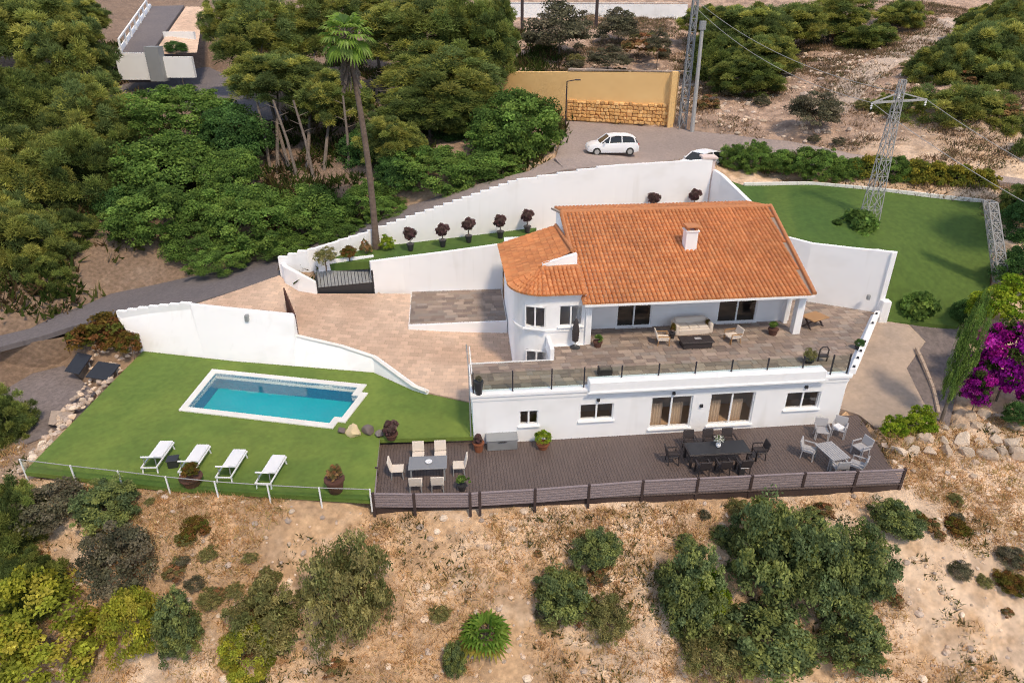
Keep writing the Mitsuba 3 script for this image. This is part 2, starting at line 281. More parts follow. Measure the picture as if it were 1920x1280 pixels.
# ------------------------------------------------------------------ ground
G = [(-60,5,-16),(0,5,-17),(60,5,-16),(-60,12,-9),(0,11.5,-11.5),(60,12,-9),(0,-30,-40),(-120,-30,-40),(120,-30,-40)]
for (px,py),z in [((700,955),-.25),((1000,947),-.3),((1200,932),-.3),((1450,916),-.3),((1690,905),-.2),((320,936),.1),((500,945),.1),((60,905),-.1),
    ((300,1050),-1.2),((600,1060),-1.4),((900,1050),-1.6),((1200,1040),-1.6),((1500,1010),-1.4),((1800,1000),-1.3),((1900,900),-.3),
    ((0,1000),-1.5),((100,1268),-5.2),((400,1268),-4.9),((700,1268),-4.7),((1000,1268),-4.9),((1300,1268),-4.9),((1600,1268),-4.6),((1900,1268),-4.2),((2100,1100),-2.2),((-150,1268),-5.6),
    ((300,1160),-3.0),((700,1160),-2.9),((1100,1160),-3.1),((1500,1140),-2.9),((1850,1130),-2.4),
    ((-60,900),-1.2),((-100,780),-.7),((1760,830),.2),((1880,820),.3),((1830,760),.6),((1900,700),1.4),((1980,600),3.4),((1880,560),3.6),((1900,450),5.6),((1900,390),6.8),
    ((60,655),1.3),((150,640),1.2),((210,614),1.3),((250,650),.5),((110,680),.3),
    ((300,500),3.4),((100,560),2.6),((150,480),3.6),((400,480),3.6),((0,420),5.2),((560,445),4.3),((570,335),6.4),((700,380),5.6),((820,340),6.8),((930,310),7.6),((1040,270),8.5),
    ((260,330),6.4),((150,300),7.2),((450,260),7.6),((640,240),8.6),((850,230),9.2),((1480,240),9.0),((1330,215),9.6),((1420,180),10.6),((1600,240),9.4),((1700,290),8.5),((1850,300),8.4),((1560,150),12.0),((1700,120),13.0),((1850,200),11.2)]:
    G.append(tuple(at(px,py,z)))
for x in (-260,-150,-90,-45,0,45,90,150,260):
    w = 2.0*math.sin(x*0.05)
    G += [(x,100,15.0+w),(x,150,24+w),(x,230,42+w),(x,420,95)]
G += [(-20,75,10.5),(-40,75,10),(-70,75,9),(-70,50,5),(-55,40,2.6),(-45,30,-.8),(-60,30,-1),(-45,22,-3),(20,80,11.5),(4,78,11.2),(60,75,11),(60,55,8),(50,40,5.5),(45,30,1.5),(40,22,-2),(12,95,14.5),(40,100,15)]
ground_rbf = RBFInterpolator(np.array(G)[:, :2], np.array(G)[:, 2], kernel='thin_plate_spline', smoothing=0.3)
def ground_rough(xy):
    xy = np.asarray(xy, float)[:, :2]; z = ground_rbf(xy)
    p = np.column_stack([xy, np.zeros(len(xy))])
    far = np.clip((xy[:, 1]-30)/30, 0, 1)
    return z + (0.55+0.5*far)*(meshkit.fbm(p*0.35, 4, 2)-0.5) + 0.5*(meshkit.fbm(p*1.1, 4, 9)-0.5)*(1-0.3*far)
SURF = [([p for p in lawn_poly], lambda xy: np.full(len(xy), LZ)), (deck_poly, lambda xy: np.full(len(xy), -0.05)), (drive_pts, drive_z), (road_poly, lane_z), (junction_pts, road_z),
        (right_pts[:9]+right_pts[-3:][::1], right_z), (path_pts, path_z), (gpath_pts, gpath_z), (gravel_pts, gravel_z), (strip_pts, strip_z), (plaza_pts, plaza_z)]
# the right lawn's outline runs behind the house
right_outline = [right_pts[0], right_pts[1], right_pts[2], right_pts[3], right_pts[4], right_pts[5], right_pts[6], right_pts[7], right_pts[8], right_pts[9], right_pts[10], right_pts[11], right_pts[12], right_pts[13], right_pts[14], right_pts[15]]
SURF[5] = (right_outline, right_z)
BOTH = (4, 6, 7, 8, 10)
def ground(xy):
    xy = np.asarray(xy, float)[:, :2]; z = ground_rough(xy)
    for i, (poly, zf) in enumerate(SURF):
        P = Polygon([p[:2] for p in poly]).buffer(0); x0, y0, x1, y1 = P.bounds
        near = np.where((xy[:, 0] > x0-5) & (xy[:, 0] < x1+5) & (xy[:, 1] > y0-5) & (xy[:, 1] < y1+5))[0]
        if not len(near): continue
        d = shp_distance(P, shp_points(xy[near])); m = d < 5; near, d = near[m], d[m]
        zz = zf(xy[near]); w = np.clip(d/5, 0, 1)
        z[near] = np.where(d < .12, np.minimum(z[near], zz-.3), np.minimum(z[near], zz-.06+.75*d))
        if i in BOTH: z[near] = np.where(d >= .12, np.maximum(z[near], zz-.10-.6*d), z[near])
    for poly, zc in ((house_poly, -0.35), (yard_poly, 3.6), (court_poly, 0.2), (batter_poly, LZ-.3), (stripwall_poly, 1.3), (outer, LZ-1.7)):
        P = Polygon([p[:2] for p in poly]).buffer(.5 if poly is yard_poly else .1); prepare(P); m = contains_xy(P, xy[:, 0], xy[:, 1]); z[m] = np.minimum(z[m], zc)
    return z
def axis(parts): return np.concatenate([np.arange(a, b, s) for a, b, s in parts] + [[parts[-1][1]]])
gx = axis([(-260,-120,10),(-120,-50,2.5),(-50,-28,0.9),(-28,30,0.32),(30,55,0.9),(55,120,2.5),(120,260,10)])
gy = axis([(-30,8,3),(8,34,0.28),(34,60,0.45),(60,100,0.9),(100,180,3),(180,420,12)])
XX, YY = np.meshgrid(gx, gy); xy = np.column_stack([XX.ravel(), YY.ravel()])
gz = ground(xy); W_, H_ = len(gx), len(gy)
i = (np.arange(H_-1)[:, None]*W_ + np.arange(W_-1)).ravel()
gf = np.vstack([np.stack([i, i+1, i+W_+1], 1), np.stack([i, i+W_+1, i+W_], 1)])
tag(add('ground', (np.column_stack([xy, gz]), gf), 'soil', smooth=True), 'dry rocky hillside of pale earth and rusty dry grass round the villa', 'hillside', kind='structure')
from scipy.interpolate import RegularGridInterpolator
_gi = RegularGridInterpolator((gy, gx), gz.reshape(H_, W_), bounds_error=False, fill_value=None)
def gz_at(x, y): return float(_gi([[y, x]])[0])

# ------------------------------------------------------------------ lawns, drive, roads
lawn_shape = Polygon([p[:2] for p in lawn_poly]).difference(Polygon(outer).buffer(-0.1))
def lawn_mesh():
    b = np.array(lawn_shape.exterior.coords)[:-1]
    m = trimesh.creation.extrude_polygon(lawn_shape, 0.22, engine='earcut')
    return np.array(m.vertices) + [0, 0, LZ-0.22], np.array(m.faces)
tag(add('pool_lawn', lawn_mesh(), 'turf'), 'bright green lawn round the pool', 'lawn', kind='structure')
tag(add('side_lawn', sheet(right_outline, right_z, 0.7), 'turf_dark', smooth=40), 'sloping dark green lawn right of the house', 'lawn', kind='structure')
tag(add('driveway', sheet(drive_pts, drive_z, 0.5, 0.3), 'drive_pavers', smooth=40), 'beige paved driveway left of the house', 'driveway', kind='structure')
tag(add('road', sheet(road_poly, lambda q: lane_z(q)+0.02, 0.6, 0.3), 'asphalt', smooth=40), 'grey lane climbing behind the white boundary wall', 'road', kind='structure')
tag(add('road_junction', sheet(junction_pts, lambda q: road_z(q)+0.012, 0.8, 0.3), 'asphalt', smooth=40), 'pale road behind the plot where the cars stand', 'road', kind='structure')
tag(add('concrete_path', sheet(path_pts, path_z, 0.5, 0.4), 'concrete_path', smooth=40), 'pale concrete path down the right side of the house', 'path', kind='structure')
tag(add('gravel_path', sheet(gpath_pts, lambda q: gpath_z(q)-.03, 0.5, 0.3), 'gravel', smooth=40), 'grey gravel strip beside the concrete path', 'path', kind='structure')
tag(add('gravel_yard', sheet(gravel_pts, gravel_z, 0.5, 0.3), 'gravel', smooth=40), 'grey gravel parking left of the lawn', 'gravel yard', kind='structure')
tag(add('planting_strip', sheet(strip_pts, strip_z, 0.4, 0.5), 'turf_dark', smooth=40), 'narrow green turf strip along the back wall', 'lawn', kind='structure')
tag(add('neighbour_plaza', sheet(plaza_pts, plaza_z, 1.0, 0.4), 'asphalt', smooth=40), 'pinkish paved forecourt at upper left', 'forecourt', kind='structure')
# ------------------------------------------------------------------ swimming pool
pool = thing('swimming_pool', 'rectangular turquoise swimming pool with white coping set in the lawn', 'swimming pool')
add('coping', prism(Polygon(outer, [inner]), LZ-0.3, LZ+0.06), 'coping', pool)
fl = np.array(inner); ft = trimesh.creation.triangulate_polygon(Polygon(inner), engine='earcut')
fl_v = np.column_stack([ft[0], np.full(len(ft[0]), LZ-0.95)])
add('floor', (fl_v, ft[1]), 'pool_tile', pool)
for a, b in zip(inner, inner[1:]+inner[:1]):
    add('side_wall', (np.array([[*a,LZ-0.95],[*b,LZ-0.95],[*b,LZ+0.02],[*a,LZ+0.02]]), np.array([[0,1,2],[0,2,3]])), 'pool_depth_shade', pool)
wv = np.column_stack([ft[0], np.full(len(ft[0]), LZ-0.12)])
def water_mesh():
    v, f = sheet([(*q, 0) for q in inner], lambda q: np.full(len(q), LZ-0.12), 0.25, 0)
    v[:, 2] += 0.010*(meshkit.fbm(v*[3,3,0], 3, 4)-0.5); return v, f
add('water', water_mesh(), 'pool_water', pool, smooth=True)

# ------------------------------------------------------------------ the house
house = thing('holiday_house', 'white two storey villa with orange tiled roof and wide stone terrace', 'house')
def opening_wall(s0, s1, z0, z1, t, th, holes):
    m = trimesh.creation.box([s1-s0, th, z1-z0]); m.apply_translation([(s0+s1)/2, t+th/2, (z0+z1)/2])
    for a0, a1, b0, b1 in holes:
        c = trimesh.creation.box([a1-a0, th*4, b1-b0]); c.apply_translation([(a0+a1)/2, t+th/2, (b0+b1)/2])
        m = trimesh.boolean.difference([m, c], engine='manifold')
    return np.array(m.vertices), np.array(m.faces)
def window(name, parent, s0, s1, z0, z1, t, fr, n=2, sill=True, fw=0.055, glass='pane_glass', frame_mat='white_paint'):
    """fr maps (s, t, z) meshes to the world; frame set back 0.1 m in the opening"""
    k = key_of(name, parent); y = t + 0.10
    b = [box([(s0+s1)/2, y, z0+fw/2], [s1-s0, .06, fw]), box([(s0+s1)/2, y, z1-fw/2], [s1-s0, .06, fw])]
    for i in range(n+1):
        x = s0 + fw/2 + (s1-s0-fw)*i/n; b.append(box([x, y, (z0+z1)/2], [fw*(1.5 if 0 < i < n else 1), .061, z1-z0-2*fw]))
    add('frame', fr(cat(b)), frame_mat, k)
    for i in range(n):
        a = s0 + (s1-s0)*i/n + fw; c = s0 + (s1-s0)*(i+1)/n - fw
        add('pane', fr((np.array([[a,y+.004*i,z0+fw],[c,y+.004*i,z0+fw],[c,y+.004*i,z1-fw],[a,y+.004*i,z1-fw]]), np.array([[0,1,2],[0,2,3]]))), glass, k)
    if sill: add('sill', fr(cbox([(s0+s1)/2, t-.03, z0-.035], [s1-s0+.16, .16, .07], 0, .012)), 'white_paint', k)
    return k
TZ = 2.80
def to_h(p): d = np.asarray(p)[:2]-O; return np.array([d@AX, d@AY])
E0, E1 = at(1500,564,TZ), at(1650,587,TZ)
W_low = [(2.21,3.12,.92,1.74), (5.14,6.80,1.0,1.92), (8.66,10.72,.30,2.10), (11.62,13.88,.30,2.12), (15.52,17.28,.97,1.95)]
add('front_wall', Hm(opening_wall(0, 18.5, -.3, TZ-.12, 0, .30, W_low)), 'white_plaster', house)
add('side_wall', cat([hbox(0, .3, .3, 2.9, -.3, TZ-.12), hbox(.3, 4.2, 2.6, 2.9, -.3, TZ-.12), hbox(4.2, 4.5, 2.6, 6.3, -.3, TZ-.12)]), 'white_plaster', house)
add('side_wall', Hm(box8([[18.2,.3,-.3],[18.5,.3,-.3],[23.6,6.6,-.3],[23.3,6.6,-.3],[18.2,.3,TZ-.12],[18.5,.3,TZ-.12],[23.6,6.6,TZ-.12],[23.3,6.6,TZ-.12]])), 'white_plaster', house)
add('lower_room', cat([hbox(.3, 18.2, 2.3, 2.5, 0, TZ-.2), hbox(7.2, 7.35, .3, 2.3, 0, TZ-.2), hbox(14.6, 14.75, .3, 2.3, 0, TZ-.2), hbox(3.9, 4.05, .3, 2.3, 0, TZ-.2)]), 'room', house)
add('lower_floor', hbox(.3, 18.2, .3, 2.3, -.1, .04), 'room_floor', house)
for i, (a0, a1, b0, b1) in enumerate(W_low):
    window('patio_door' if b0 < .5 else 'window', house, a0, a1, b0, b1, 0, Hm)
for a0, a1 in ((8.9,10.5), (11.9,13.6)):
    for side in (0, 1):
        x0 = a0 if side == 0 else a1-.55; n = 9
        v = np.array([[x0+.55*i/(n-1), .62+.05*(i % 2), z] for z in (.06, 1.35) for i in range(n)]); f = [[i, i+1, i+n+1] for i in range(n-1)] + [[i, i+n+1, i+n] for i in range(n-1)]
        add('curtain', Hm((v, np.array(f))), 'curtain', house)
# slab edge, fascia lines and the thick parapet over the middle
add('terrace_slab', Hm(prism([(-.10,-.10),(18.62,-.10),(23.9,6.62),tuple(to_h(E1)),tuple(to_h(E0)),(18.4,9.6),(18.4,6.4),(4.1,6.4),(4.1,2.98),(-.10,2.98)], TZ-.12, TZ)), 'white_plaster', house)
add('fascia', hbox(-.04, 18.56, -.045, 0, TZ-.36, TZ-.20), 'white_paint', house)
add('parapet', Hm(cbox([11.33, .05, TZ+.17], [11.65, .62, .56], 0, .02)), 'white_plaster', house)
add('parapet_moulding', hbox(5.4, 17.3, -.32, -.26, TZ-.12, TZ-.04), 'white_paint', house)
# terrace pavers
def pavers(poly, z, parent, a=0.52, b=0.36, cap=300, near=lambda c: c[1], cols=((.285,.215,.172),(.265,.200,.165),(.22,.170,.145),(.335,.262,.212),(.27,.222,.192))):
    P = Polygon(poly); x0, y0, x1, y1 = P.bounds; out = []; r = 0; y = y0; g = np.random.default_rng(3)
    while y < y1:
        x = x0 - (r % 2)*a*.5 - g.random()*.1
        while x < x1:
            w = a*g.choice([.6, 1, 1, 1.35]); q = Polygon([(x+.012,y+.012),(x+w-.012,y+.012),(x+w-.012,y+b-.012),(x+.012,y+b-.012)]).intersection(P)
            for piece in getattr(q, 'geoms', [q]):
                if piece.geom_type == 'Polygon' and piece.area > .02: out.append(piece)
            x += w
        y += b; r += 1
    out.sort(key=lambda p: near(p.centroid.coords[0])); rest = []; restc = []
    for i, p in enumerate(out):
        p = p.simplify(.002); h = g.random()*.006
        c = np.array(cols[g.integers(len(cols))])*(.8+.4*g.random())
        m = Hm(prism(p, z+.002, z+.022+h))
        if i < cap: add('paver', m, 'paver', parent, color=np.tile(c, (len(m[0]), 1)))
        else: rest.append(m); restc.append(np.tile(c, (len(m[0]), 1)))
    if rest: tag(add('paver_field', cat(rest), 'paver', parent, color=np.vstack(restc)), kind='stuff')
tpoly = [(0,.42),(18.55,.42),(23.55,6.55),tuple(to_h(E1)),tuple(to_h(E0)),(18.45,9.6),(18.45,6.28),(6.25,6.28),(6.25,4.42),(4.3,4.42),(4.3,2.9),(0,2.9)]
ter = add('terrace', Hm(prism(tpoly, TZ-.005, TZ+.006)), 'grout', house)
pavers(tpoly, TZ+.004, ter)
# upper floor
UZ = 5.25
U_op = [(8.35,10.3,TZ+.05,4.95), (14.15,16.4,TZ+.05,4.98)]
add('facade', Hm(opening_wall(6.2, 18.4, TZ, 5.85, 6.3, .28, U_op)), 'white_plaster', house)
for o in U_op: window('patio_door', house, *o, 6.3, Hm)
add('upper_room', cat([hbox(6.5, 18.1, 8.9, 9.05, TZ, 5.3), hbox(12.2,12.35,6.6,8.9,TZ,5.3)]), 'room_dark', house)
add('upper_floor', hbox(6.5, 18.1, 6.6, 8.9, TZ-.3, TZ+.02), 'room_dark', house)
zr = lambda t: 5.42 + (t-4.25)*(7.85-5.42)/(12.0-4.25)            # main slope
def gable(s, th):
    return Hm(prism_t([(6.4,TZ-1),(14.6,TZ-1),(14.6,7.2),(12.0,7.70),(6.4,zr(6.4)-.12)], s, s+th))
def prism_t(poly, s0, s1):
    v, f = prism(poly, 0, s1-s0); return np.column_stack([v[:,2]+s0, v[:,0], v[:,1]]), f
add('gable_wall', gable(6.15, .28), 'white_plaster', house); add('gable_wall', gable(18.15, .28), 'white_plaster', house)
add('back_wall', hbox(6.43, 18.15, 14.3, 14.6, 1.8, 7.1), 'white_plaster', house)
add('porch_pillar', cat([hbox(6.2,6.5,4.45,4.75,TZ,5.35)]), 'white_plaster', house)
add('porch_pillar', cat([hbox(17.8,18.2,4.55,4.95,TZ,5.35)]), 'white_plaster', house)
add('porch_wall', Hm(opening_wall(0, 1.45, TZ, 5.6, 0, .22, [(.45,.95,TZ+.9,5.0)])) if False else Hm(prism_t([(5.9,TZ),(6.3,TZ),(6.3,5.75),(5.9,5.6)], 17.9, 18.12)), 'white_plaster', house)
add('porch_beam', hbox(6.2, 18.2, 4.5, 4.72, 5.14, 5.36), 'white_plaster', house)
# bay
th = np.linspace(math.pi, 1.5*math.pi, 9)
bay = [(4.05+1.5*math.cos(a), 6.1+1.5*math.sin(a)) for a in th] + [(6.19,4.6),(6.19,6.3),(6.15,14.0),(2.75,14.0)]
def bay_wall():
    m = trimesh.creation.extrude_polygon(Polygon(bay), 5.75-.4, engine='earcut'); m.apply_translation([0,0,.4])
    inn = trimesh.creation.extrude_polygon(Polygon(bay).buffer(-.25), 4.9, engine='earcut'); inn.apply_translation([0,0,.7])
    m = trimesh.boolean.difference([m, inn], engine='manifold')
    for c, ang, w, z0, z1 in BW:
        b = trimesh.creation.box([w, 1.6, z1-z0]); b.apply_transform(trimesh.transformations.rotation_matrix(ang, [0,0,1])); b.apply_translation([c[0], c[1], (z0+z1)/2])
        m = trimesh.boolean.difference([m, b], engine='manifold')
    return np.array(m.vertices), np.array(m.faces)
BW = [((3.54,4.70), math.radians(-20), 1.10, 3.85, 5.08), ((5.42,4.7), 0, 1.25, 3.9, 5.08), ((3.64,4.66), math.radians(-16), 1.15, 1.0, 2.5)]
add('bay_wall', Hm(bay_wall()), 'white_plaster', house)
for c, ang, w, z0, z1 in BW:
    d = 0.02 if ang == 0 else 0.0
    def fr(m, c=c, ang=ang):
        v = np.asarray(m[0], float); ca, sa = math.cos(ang), math.sin(ang)
        return Hm((np.column_stack([c[0]+ca*v[:,0]-sa*v[:,1], c[1]+sa*v[:,0]+ca*v[:,1], v[:,2]]), m[1]))
    window('bay_window', house, -w/2, w/2, z0, z1, -.12 if ang == 0 else -.10, fr, sill=z0 > 2)
arc = [(4.05+1.56*math.cos(a), 6.1+1.56*math.sin(a)) for a in th]+[(6.15,4.54)]
def band(z0, z1, o=0.0):
    v = [[*p, z] for z in (z0, z1) for p in arc]; n = len(arc); vi = [[4.05+(p[0]-4.05)*.88, 6.1+(p[1]-6.1)*.88] for p in arc]
    v += [[*p, z] for z in (z0, z1) for p in vi]; f = []
    for i in range(n-1): f += [[i,i+1,i+n+1],[i,i+n+1,i+n],[i+n,i+n+1,i+3*n+1],[i+n,i+3*n+1,i+3*n],[i,i+2*n,i+2*n+1],[i,i+2*n+1,i+1]]
    return Hm((np.array(v), np.array(f)))
add('bay_moulding', band(3.62, 3.74), 'white_paint', house); add('bay_cornice', band(5.5, 5.72), 'white_paint', house)
add('terrace_return', hbox(4.12, 4.32, 3.0, 4.55, TZ, TZ+.62), 'white_plaster', house)

# ------------------------------------------------------------------ tiled roofs
roof = add('roof', Hm(cat([
    (np.array([[6.05,4.05,zr(4.05)-.10],[18.25,4.05,zr(4.05)-.10],[19.0,12.0,7.74],[6.05,12.0,7.74],[6.05,4.05,zr(4.05)+.0],[18.25,4.05,zr(4.05)+.0],[19.0,12.0,7.84],[6.05,12.0,7.84]]), CF),
    (np.array([[6.05,12.0,7.73],[19.0,12.0,7.73],[18.8,15.2,7.12],[5.9,15.2,7.12],[6.05,12.0,7.83],[19.0,12.0,7.83],[18.8,15.2,7.22],[5.9,15.2,7.22]]), CF)])), 'grout', house)
tile_cols = [(.53,.205,.074),(.51,.190,.066),(.54,.215,.080),(.49,.180,.064),(.55,.230,.090),(.47,.175,.066)]
def tile_piece(p0, du, dv, w, l, lift):
    """barrel tile: p0 lower middle, du across (unit), dv up the slope (unit)"""
    n = np.cross(du, dv); v = []; 
    for e, (r, hh, L) in enumerate(((.49*w, .44*w+lift, -.04), (.40*w, .38*w, l))):
        for a in np.linspace(0, math.pi, 6): v.append(p0 + du*r*math.cos(a) + n*(hh*math.sin(a)) + dv*L)
    f = []
    for i in range(5): f += [[i, i+6, i+1], [i+1, i+6, i+7]]
    f += [[0, 2, 1], [0, 3, 2], [0, 5, 3], [3, 5, 4]]
    return np.array(v), np.array(f)
tiles = []
def tile_plane(org, du, dv, rowfn, nrow, w=.235, l=.36):
    """org in house coordinates; rowfn(row) -> (u0, u1) extent at that row"""
    for r in range(nrow):
        u0, u1 = rowfn(r); k = int(np.floor((u1-u0)/w+.5))
        for j in range(k):
            uu = (np.floor(u0/w)+j+.5)*w
            p = org + du*uu + dv*(r*l)
            tiles.append((p, du, dv, w, l))
uS = np.array([1.,0,0]); vS = np.array([0, 12.0-4.05, 7.84-zr(4.05)]); Ls = np.linalg.norm(vS); vS /= Ls
tile_plane(np.array([0,4.05,zr(4.05)+.005]), uS, vS, lambda r: (6.05, 18.22+.75*r*.36/Ls), int(Ls/.36)+0)
vB = np.array([0, -3.2, .61]); Lb = np.linalg.norm(vB); vB /= Lb
tile_plane(np.array([0,15.2,7.22]), -uS, vB, lambda r: (-18.8, -5.95), int(Lb/.36))
g = np.random.default_rng(5)
def emit_tiles(tiles, parent, cap):
    tiles = sorted(tiles, key=lambda q: q[0][1]); rest, rc = [], []
    for i, (p, du, dv, w, l) in enumerate(tiles):
        pn = meshkit.fbm(np.array([p*[.5,.5,0]]), 3, 8)[0]
        c = np.array(tile_cols[g.integers(len(tile_cols))])*(.88+.2*g.random())*(.8+.4*pn)
        m = Hm(tile_piece(p + du*(g.random()-.5)*.012, du, dv, w, l, .02+.012*g.random())); col = np.tile(c, (len(m[0]), 1))
        if i < cap: add('tile', m, 'tile', parent, color=col)
        else: rest.append(m); rc.append(col)
    if rest: tag(add('tile_field', cat(rest), 'tile', parent, color=np.vstack(rc)), kind='stuff')
emit_tiles(tiles, roof, 300)
def ridge(a, b, r=.13, step=.38):
    a, b = np.array(a, float), np.array(b, float); n = int(np.linalg.norm(b-a)/step); out = []
    for i in range(n):
        p, q = a+(b-a)*i/n, a+(b-a)*(i+1.12)/n; out.append(tube([p, q], [r*1.06, r*.94], 8))
    return Hm(cat(out))

mat('cap_tile', (.48,.20,.085), .7)
add('ridge_cap', ridge((6.05,12.0,7.88), (19.0,12.0,7.88)), 'cap_tile', roof)
add('verge_cap', ridge((18.28,4.05,zr(4.05)+.08), (19.02,12.0,7.9), .11), 'cap_tile', roof); add('verge_cap', ridge((6.03,4.05,zr(4.05)+.08), (6.03,12.0,7.9), .10), 'cap_tile', roof)
add('eave_board', Hm(box8([[6.0,3.98,5.22],[18.3,3.98,5.22],[18.3,4.06,5.22],[6.0,4.06,5.22],[6.0,3.98,5.345],[18.3,3.98,5.345],[18.3,4.06,5.345],[6.0,4.06,5.345]])), 'white_paint', house)
# bay roof: left plane and rounded front
bz = 5.80
apex1, apex2 = np.array([5.95,7.7,6.95]), np.array([5.75,12.2,6.95])
vl = np.array([4.35,6.9,6.42])
eL = [np.array([2.25,12.4,bz]), np.array([2.25,6.1,bz])]
arc_e = [np.array([4.05+1.8*math.cos(a), 6.1+1.8*math.sin(a), bz]) for a in th] + [np.array([6.2,4.3,bz])]
pl_v = np.array([eL[0], eL[1], vl, apex1, apex2]); low = np.array([6.2,7.0,6.46])
rv = list(pl_v) + arc_e + [low]; k = 5; na = len(arc_e); rf = [[0,1,2],[0,2,3],[0,3,4]]
for i in range(na-1): rf.append([k+i, k+i+1, 2])
rf.append([k+na-1, k+na, 2])
bay_roof = add('bay_roof', Hm((np.array(rv)+[0,0,0.0], np.array(rf))), 'cap_tile', house)
bt = []
dvL = np.array([3.7, 0, 1.15]); LL = np.linalg.norm(dvL); dvL /= LL
for r in range(int(LL/.36)):
    x = r*.36*dvL[0]; 
    lo = 6.1 + x*.40; hi = 12.4
    for j in range(int((hi-lo)/.235)): bt.append((np.array([2.25,0,bz+.005])+dvL*r*.36+np.array([0,hi-.12-j*.235,0]), np.array([0,-1.,0]), dvL, .235, .36))
for r in range(7):
    rr = 1.8*(1 - r/7.2); n = max(0, int(round(rr*math.pi/2/.235)))
    for j in range(n):
        a = math.pi + (j+.5)/n*math.pi/2; c = np.array([4.05,6.1,0]); e = np.array([math.cos(a), math.sin(a), 0])
        inn = vl - (c+e*1.8+[0,0,bz]); inn /= np.linalg.norm(inn)
        p = c+e*1.8+np.array([0,0,bz+.005]) + inn*(r*.36); du = np.cross(inn, [0,0,1.0]); du /= np.linalg.norm(du)
        if np.cross(du, inn)[2] < 0: du = -du
        bt.append((p, du, inn, .235*(1 if r < 5 else .8), .36))
    lf = np.array([0, 7.0-4.3, 6.46-bz]); lf /= np.linalg.norm(lf)
    for j in range(9): bt.append((np.array([4.14+.235*j, 4.3, bz+.005])+lf*r*.36, uS, lf, .235, .36))
emit_tiles(bt, bay_roof, 150)
add('gutter_wall', Hm((np.array([[4.2,6.95,6.38],[6.1,6.95,6.40],[6.1,7.25,6.40],[4.2,7.2,6.38],[4.2,6.95,6.5],[6.1,7.05,6.98],[6.1,7.35,7.0],[4.2,7.25,6.5]]), CF)), 'white_plaster', house)
add('ridge_cap', ridge(apex1+[0,0,.05], apex2+[0,0,.05], .11), 'cap_tile', bay_roof)
# chimney
ch = add('chimney', cat([hbox(12.42,13.08,8.0,8.6,6.3,7.70), hbox(12.36,13.14,7.94,8.66,7.70,7.77)]), 'white_plaster', house)
add('chimney_cap', cat([hbox(12.46,12.58,8.0,8.6,7.77,7.95), hbox(12.92,13.04,8.0,8.6,7.77,7.95), hbox(12.38,13.12,7.92,8.68,7.95,8.02)]), 'cap_tile', ch)
# small roof cowls behind the ridge
for s_ in (): add('roof_cowl', cat([hbox(s_-.2,s_+.2,14.2,14.6,7.2,7.75), hbox(s_-.3,s_+.3,14.1,14.7,7.75,7.83)]), 'cap_tile', roof)
# terrace railing
rail = thing('glass_railing', 'glass railing with dark posts along the front of the upper terrace', 'railing')
post_s = [0.05, 1.9, 3.75, 5.3, 7.1, 8.9, 10.7, 12.5, 14.3, 16.1, 17.6, 18.45]
for i, s_ in enumerate(post_s):
    z0 = TZ+.45 if 5.4 < s_ < 17.2 else TZ
    add('post', hbox(s_-.03, s_+.03, .12, .18, z0, TZ+1.1), 'dark_metal', rail)
    if i < len(post_s)-1:
        a, b = s_+.05, post_s[i+1]-.05; z0 = TZ+.48 if 5.2 < (a+b)/2 < 17.2 else TZ+.08
        add('glass_panel', Hm((np.array([[a,.15,z0],[b,.15,z0],[b,.15,TZ+1.05],[a,.15,TZ+1.05]]), np.array([[0,1,2],[0,2,3]]))), 'rail_glass', rail)
back_rail = thing('metal_railing', 'thin pale metal rail on the back edge of the low left terrace', 'railing')
add('top_rail', cat([hbox(0, 4.1, 2.86, 2.91, TZ+.05, TZ+.10), hbox(-.02, .03, .2, 2.9, TZ+1.0, TZ+1.05)]), 'white_paint', back_rail)
for s_ in (0, 1.35, 2.7, 4.05): add('post', hbox(s_, s_+.04, 2.86, 2.90, TZ, TZ+.06), 'white_paint', back_rail)
pole = thing('thin_pole', 'thin grey pole at the left front corner of the terrace', 'pole')
add('shaft', Hm(tube([(-.14,.1,.4), (-.14,.1,TZ+1.2), (-.14,2.8,TZ+1.2)], .03, 6)), 'grey_metal', pole)
wall_r = thing('terrace_side_wall', 'low white wall on the right edge of the terrace', 'wall')
add('coping', Hm(box8([[18.5,.05,TZ+.004],[18.85,.05,TZ+.004],[24.05,6.5,TZ+.004],[23.7,6.5,TZ+.004],[18.5,.05,TZ+.28],[18.85,.05,TZ+.28],[24.05,6.5,TZ+.28],[23.7,6.5,TZ+.28]])), 'white_plaster', wall_r)
for u_ in (.03, .16, .27, .42, .75, .93):
    add('lamp', Hm(cbox([18.67+5.2*u_, .05+6.45*u_, TZ+.34], [.12,.12,.10], .9, .02)), 'dark_metal', wall_r)
for s_, z_ in ((6.0,2.1), (9.7,2.25), (11.17,1.45), (16.4,2.2)):
    add('wall_lamp', cat([hbox(s_-.07, s_+.07, -.10, 0, z_, z_+.14)]), 'dark_metal', house)
# ------------------------------------------------------------------ stone patch beside the house
patch_poly = [(-3.4,10.5),(2.6,10.3),(2.7,15.5),(-3.4,15.6)]
patch = tag(add('side_patio', Hm(prism(patch_poly, .2, 1.6)), 'white_plaster'), 'small brown stone patio between the driveway and the villa', 'patio')
add('joint_bed', Hm(prism(Polygon(patch_poly).buffer(-.04), 1.60, 1.606)), 'grout', patch)
pavers(list(Polygon(patch_poly).buffer(-.05).exterior.coords)[:-1], 1.605, patch, .6, .4, cap=160)

